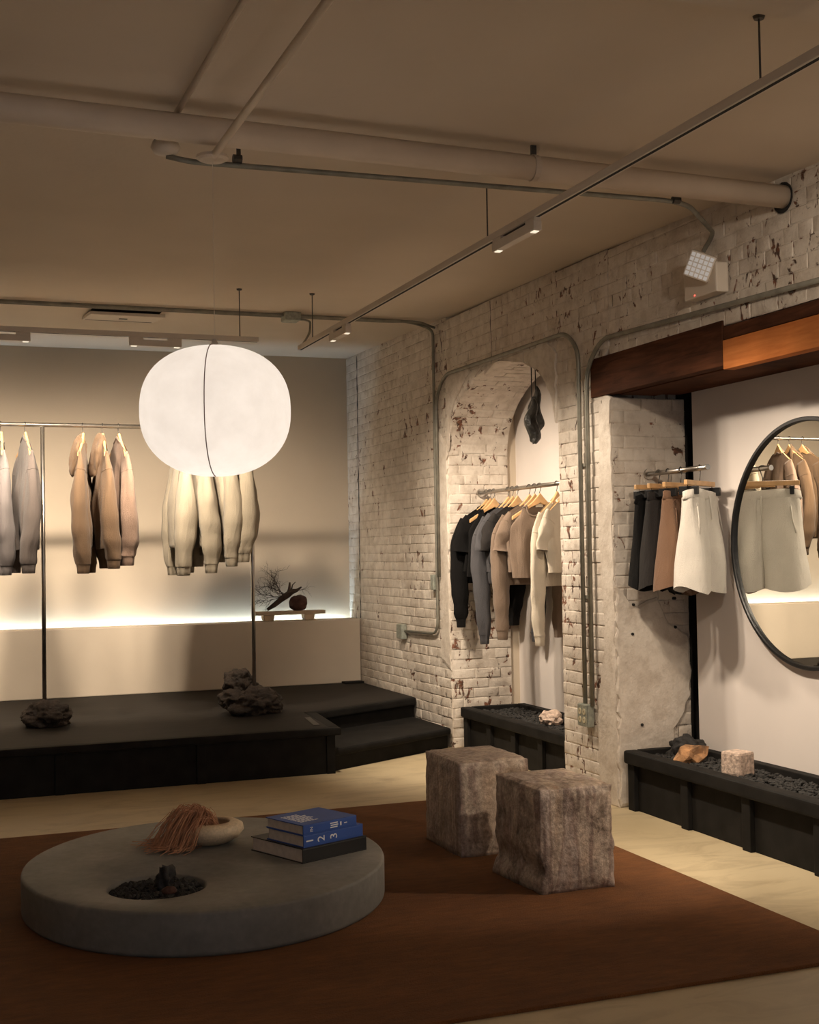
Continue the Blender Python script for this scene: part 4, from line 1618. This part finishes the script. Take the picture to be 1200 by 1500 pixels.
MB().tube([(0, 0, RH - 0.004), (0, 0, 0.975)], 0.0012, 5).build('cable', M['white_metal'], lamp)
MB().lathe([(0.030, RH - 0.006), (0.034, RH + 0.004), (0.012, RH + 0.012), (0.008, RH + 0.03)], 20).build('top_cap', M['white_metal'], lamp, smooth=True)
MB().lathe([(0.062, 0.985), (0.062, 0.975), (0.05, 0.968), (0.012, 0.964)], 24).build('canopy', M['pipe'], lamp)
bl = bpy.data.lights.new('lantern_bulb', 'POINT')
bl.energy = 4.0
bl.color = (1.0, 0.90, 0.80)
bl.shadow_soft_size = 0.09
blo = bpy.data.objects.new('lantern_bulb', bl)
col.objects.link(blo)
blo.parent = lamp
blo.location = (0, 0, -0.02)

# ------------------------------------------------------------------ ceiling services
bp = thing('ceiling_pipe', (0.2, 4.78, 3.12), 'thick painted pipe crossing below the ceiling into the brick', 'pipe')
MB().tube([(-3.6, -0.155, 0), (3.58, 0.155, 0)], 0.053, 20).build('pipe', M['pipe'], bp, smooth=True)
for x in (2.22, -1.0):
    yy = x * 0.0432
    rr_ = []
    for k in range(2):
        rr_.append([(x + (k - 0.5) * 0.025, yy + 0.056 * math.cos(a), 0.056 * math.sin(a)) for a in (2 * PI * q / 20 for q in range(20))])
    MB().rings(rr_).build('clamp', M['pipe'], bp)
    MB().box(x - 0.012, x + 0.012, yy - 0.006, yy + 0.006, 0.05, 0.105).build('clamp_strap', M['dark_metal'], bp)
MB().lathe([(0.075, -0.012), (0.062, 0.0)], 20).build('dummy', M['pipe'], bp) if False else None
hole = MB()
hole.tube([(3.742, 4.945, 3.12), (3.736, 4.945, 3.12)], 0.072, 14)
h = hole.build('pipe_hole', M['black_gap'])
h.parent = bpy.data.objects['wall_right_lintel']

sp = MB().tube([(0.905, -2.0, 3.085), (0.905, 3.18, 3.085), (0.905, 3.22, 3.165), (0.90, 4.9, 3.19)], 0.012, 10).build('thin_ceiling_pipe', M['pipe'], smooth=True)
tag(sp, 'thin painted pipe fixed to the ceiling, ending above the thick pipe', 'pipe')
sp2 = MB().tube([(1.085, -2.0, 3.03), (1.035, 4.85, 3.03)], 0.0145, 12).build('thin_ceiling_pipe', M['pipe'], smooth=True)
tag(sp2, 'thin painted tube below the thick pipe, ending at the lantern canopy', 'pipe')

jb = thing('junction_box', (0.885, 5.02, 3.105), 'small white and black ceiling fitting beside the thick pipe', 'junction box')
MB().lathe([(0.042, 0.115), (0.042, 0.03), (0.05, 0.02)], 16).build('base', M['black_metal'], jb)
MB().lathe([(0.05, 0.02), (0.058, 0.0), (0.045, -0.022), (0.01, -0.03)], 20).build('cover', M['white_metal'], jb, smooth=True)

c1 = thing('ceiling_conduit', (2.0, 5.0, 3.08), 'steel conduit under the thick pipe, bending down to the emergency light', 'conduit')
MB().tube([(p[0] - 2.0, p[1] - 5.0, p[2] - 3.08) for p in arc_path([(0.89, 5.03, 3.075), (0.98, 5.01, 3.055), (3.25, 5.0, 3.075), (3.735, 5.50, 3.085), (3.725, 5.60, 3.0), (3.725, 5.61, 2.93)], 0.16)], 0.0115, 10).build('tube', M['conduit'], c1, smooth=True)
for x in (1.17, 3.2):
    MB().tube([(x - 2.02, 0, 0), (x - 1.985, 0, 0)], 0.018, 10).build('coupling', M['dark_metal'], c1)
MB().box(1.165 - 2.0, 1.18 - 2.0, -0.008, 0.008, 0.01, 0.13).build('strap', M['dark_metal'], c1)

c2 = thing('ceiling_conduit', (1.5, 9.28, 3.27), 'pair of steel conduits along the ceiling turning down the brick wall to an outlet', 'conduit')


def rel(pts_, o):
    return [(p[0] - o[0], p[1] - o[1], p[2] - o[2]) for p in pts_]


oc = (1.5, 9.28, 3.27)
MB().tube(rel(arc_path([(-3.3, 9.27, 3.285), (3.45, 9.27, 3.285), (3.60, 9.30, 3.27), (3.725, 9.335, 3.24), (3.725, 9.335, 0.86), (3.725, 10.08, 0.842)], 0.12), oc), 0.0115, 10).build('tube', M['conduit'], c2, smooth=True)
MB().tube(rel(arc_path([(-3.3, 9.33, 3.285), (3.35, 9.33, 3.285), (3.55, 9.20, 3.275), (3.725, 9.30, 3.25)], 0.10), oc), 0.010, 8).build('tube', M['conduit'], c2, smooth=True)
MB().box(3.700 - oc[0], 3.743 - oc[0], 9.36 - oc[1], 9.42 - oc[1], 1.20 - oc[2], 1.32 - oc[2]).build('inline_box', M['outlet'], c2, bevel=0.006)
for z in (2.2, 1.9):
    MB().box(3.735 - oc[0], 3.742 - oc[0], 9.30 - oc[1], 9.37 - oc[1], z - oc[2], z + 0.018 - oc[2]).build('strap', M['conduit'], c2)

c3 = thing('wall_conduit', (3.725, 8.0, 2.84), 'steel conduit framing the top of the arched niche', 'conduit')
oc3 = (3.725, 8.0, 2.84)
MB().tube(rel(arc_path([(3.722, 9.285, 1.3), (3.722, 9.285, 2.70), (3.722, 9.10, 2.855), (3.722, 7.10, 2.845), (3.722, 6.945, 2.72), (3.722, 6.945, 0.56)], 0.14), oc3), 0.0135, 10).build('tube', M['conduit'], c3, smooth=True)
for z in (2.0, 1.2):
    MB().box(3.73 - oc3[0], 3.742 - oc3[0], 6.905 - oc3[1], 6.985 - oc3[1], z - oc3[2], z + 0.02 - oc3[2]).build('strap', M['conduit'], c3)
c4 = thing('wall_conduit', (3.725, 6.0, 2.68), 'steel conduit running up the pier and along above the timber beam', 'conduit')
oc4 = (3.725, 6.0, 2.68)
MB().tube(rel(arc_path([(3.722, 6.855, 0.56), (3.722, 6.845, 2.58), (3.722, 6.66, 2.735), (3.722, 4.2, 2.665)], 0.15), oc4), 0.0135, 10).build('tube', M['conduit'], c4, smooth=True)


def outlet(loc, label, w_=0.11, h_=0.11, faces=True):
    t = thing('outlet_box', loc, label, 'outlet')
    MB().box(-0.045, 0.0, -w_ / 2, w_ / 2, -h_ / 2, h_ / 2).build('box', M['outlet'], t, bevel=0.007)
    MB().box(-0.050, -0.0455, -w_ / 2 + 0.004, w_ / 2 - 0.004, -h_ / 2 + 0.004, h_ / 2 - 0.004).build('cover_plate', M['outlet'], t, bevel=0.002)
    if faces:
        for y in (-0.026, 0.026):
            for z in (-0.024, 0.024):
                rr2 = [[(x, y + 0.016 * math.cos(a), z + 0.019 * math.sin(a)) for a in (2 * PI * k / 14 for k in range(14))] for x in (-0.050, -0.054)]
                s_ = MB().rings(rr2).build('socket', M['outlet_face'], t)
                for dy in (-0.005, 0.005):
                    MB().box(-0.0545, -0.0541, y + dy - 0.0012, y + dy + 0.0012, z - 0.004, z + 0.006).build('slot', M['black_metal'], s_)
    return t


outlet((3.738, 6.925, 0.50), 'steel four socket outlet box at the foot of the pier conduits', 0.125, 0.135)
outlet((3.738, 10.13, 0.838), 'grey steel outlet box low on the far brick wall', 0.12, 0.125, False)

jb2 = thing('junction_box', (2.56, 9.28, 3.275), 'grey steel junction box on the ceiling conduits', 'junction box')
MB().box(-0.06, 0.06, -0.07, 0.07, -0.03, 0.028).build('box', M['outlet'], jb2, bevel=0.005)
MB().box(-0.055, 0.055, -0.065, 0.065, -0.034, -0.0305).build('cover_plate', M['outlet'], jb2)
fl = MB().tube(arc_path([(2.62, 9.26, 3.255), (2.66, 9.1, 3.22), (2.58, 8.85, 3.08), (2.50, 8.81, 2.97)], 0.1), 0.008, 8).build('flexible_cable', M['conduit'], smooth=True)
tag(fl, 'flexible metal cable dropping from the junction box to the track end', 'cable')

# access panel in the ceiling
ap = thing('ceiling_panel', (1.38, 9.70, cz(9.7)), 'square white access panel standing slightly open in the ceiling', 'ceiling panel')
MB().box(-0.27, 0.27, -0.27, 0.27, -0.035, -0.012).build('door', M['white_metal'], ap, bevel=0.004).rotation_euler = (0.10, 0, 0)
MB().box(-0.25, 0.25, -0.25, 0.25, -0.012, 0.004).build('recess', M['black_gap'], ap)
MB().box(-0.03, 0.03, -0.02, 0.02, -0.040, -0.0355).build('latch', M['dark_metal'], ap)

# emergency light
em = thing('emergency_light', (3.738, 5.53, 2.85), 'white emergency light box with one square lamp head on the brick', 'emergency light')
MB().box(-0.075, 0.0, -0.145, 0.145, -0.085, 0.065).build('housing', M['white_metal'], em, bevel=0.010)
MB().box(-0.078, -0.0755, 0.04, 0.05, -0.075, -0.067).build('indicator', M['red_led'], em)
hd = MB().box(-0.03, 0.03, -0.066, 0.066, -0.066, 0.066).build('lamp_head', M['white_metal'], em, bevel=0.012)
hd.location = (-0.125, -0.085, 0.050)
hd.rotation_euler = (0.42, -0.25, 0.85)
ln_ = MB()
for a in range(5):
    for b_ in range(5):
        y, z = -0.048 + a * 0.024, -0.048 + b_ * 0.024
        ln_.box(-0.036, -0.0305, y - 0.009, y + 0.009, z - 0.009, z + 0.009)
ln_.build('lens_grid', M['emerg_lens'], hd)


# ---- track lighting
def track(name, p0, p1, label, hangers, hz):
    t = thing(name, p0, label, 'track')
    d = Vector(p1) - Vector(p0)
    L = d.length
    t.rotation_euler = (0, 0, math.atan2(d.y, d.x))
    MB().box(0, L, -0.018, 0.018, -0.016, 0.016).build('rail', M['white_metal'], t, bevel=0.003)
    MB().box(0.005, L - 0.005, -0.008, 0.008, -0.0165, -0.0162).build('slot', M['black_gap'], t)
    for s, z in zip(hangers, hz):
        MB().tube([(s, 0, 0.016), (s, 0, z - p0[2] - 0.004)], 0.0035, 6).build('hanger_rod', M['dark_metal'], t)
        MB().lathe([(0.016, z - p0[2] - 0.010), (0.020, z - p0[2])], 12, s, 0).build('ceiling_cup', M['dark_metal'], t)
    return t


track('track_rail', (2.49, 8.79, 2.962), (2.49, 0.4, 2.966), 'white lighting track hung parallel to the brick wall', [0.32, 3.27, 5.40], [cz(8.47), cz(5.52), cz(3.39)])
track('track_rail', (2.10, 8.45, 2.950), (-3.2, 8.45, 2.950), 'white lighting track hung in front of the platform rack', [0.125, 2.6], [cz(8.45), cz(8.45)])


def fixture(loc, rotz, L, label, group):
    t = thing('track_light', loc, label, 'track light', group, rotz)
    MB().box(-L / 2, L / 2, -0.020, 0.020, -0.075, -0.034).build('body', M['white_metal'], t, bevel=0.003)
    for s in (-1, 1):
        MB().box(s * (L / 2 - 0.045) - 0.045, s * (L / 2 - 0.045) + 0.045, -0.016, 0.016, -0.034, -0.0166).build('mount', M['white_metal'], t)
    for s in (-1, 1):
        MB().box(s * (L / 2 - 0.03) - 0.018, s * (L / 2 - 0.03) + 0.018, -0.013, 0.013, -0.078, -0.0752).build('lens', M['lens'], t)
    return t


TLG = 'white linear lights on the tracks'
fa = fixture((2.49, 5.21, 2.964), R90, 0.44, 'linear track light between stools and mirror, on the track beside the brick', TLG)
fb = fixture((2.49, 7.85, 2.962), R90, 0.36, 'linear track light near the arched niche, at the far end of the track', TLG)
fc = fixture((1.41, 8.45, 2.950), 0, 0.34, 'linear track light above the cocoa sweatshirt on the rack track', TLG)
fd = fixture((0.42, 8.45, 2.950), 0, 0.40, 'linear track light above the grey sweatshirts on the rack track', TLG)
fe = fixture((-0.65, 8.45, 2.950), 0, 0.40, 'linear track light past the mauve grey sweatshirt on the rack track', TLG)
ff = fixture((2.49, 2.6, 2.966), R90, 0.44, 'linear track light near the shop front on the brick side track', TLG)

# their light
Z0 = 2.87


def pair(f, ax, c, tgt, power, angle, blend=0.85, radius=0.06):
    for sgn in (-1, 1):
        l = [c[0], c[1], Z0]
        l[ax] += sgn * 0.12
        t = list(tgt)
        t[ax] += sgn * 0.25
        spot('beam', l, t, power / 2, angle, blend, radius=radius, parent=f)


fg = fixture((2.49, 0.95, 2.966), R90, 0.44, 'linear track light furthest from the arched niche', TLG)
pair(fc, 0, (1.41, 8.45), (1.95, 11.5, 0.9), 560, 84)
pair(fd, 0, (0.42, 8.45), (0.45, 11.5, 0.9), 540, 84)
pair(fe, 0, (-0.65, 8.45), (-0.6, 11.5, 0.9), 500, 84)
pair(fb, 1, (2.49, 7.85), (4.0, 8.5, 1.1), 430, 92)
pair(fb, 1, (2.49, 7.80), (4.3, 5.5, 0.9), 240, 54)
pair(fa, 1, (2.49, 5.25), (4.25, 5.45, 0.7), 280, 76)
pair(fa, 1, (2.49, 5.30), (3.95, 8.2, 1.4), 130, 38)
pair(ff, 1, (2.49, 2.6), (3.75, 4.5, 1.9), 165, 76)
pair(fg, 1, (2.49, 0.95), (3.75, 0.6, 1.3), 330, 90)

# added unseen spotlight, standing in for light thrown back by the mirror
ws = thing('added_spotlight', (3.92, 4.155, 1.45), 'added black spotlight out of view, standing in for light off the mirror', 'spotlight')
MB().tube([(0, 0, 0), (0, 0.02, 0)], 0.045, 20).build('wall_plate', M['black_metal'], ws)
MB().tube([(0, 0.018, 0), (0, 0.09, 0)], 0.008, 8).build('arm', M['black_metal'], ws)
wd = (Vector((2.45, 5.45, 0.1)) - Vector((3.92, 4.26, 1.45))).normalized()
MB().tube([Vector((0, 0.105, 0)) - wd * 0.06, Vector((0, 0.105, 0)) + wd * 0.06], 0.032, 18).build('head', M['black_metal'], ws)
MB().tube([Vector((0, 0.105, 0)) + wd * 0.0602, Vector((0, 0.105, 0)) + wd * 0.062], 0.026, 18).build('lens', M['lens'], ws)
spot('beam', tuple(Vector((3.92, 4.26, 1.45)) + wd * 0.075), (2.55, 5.45, 0.1), 58, 56, 0.6, radius=0.025, parent=ws)
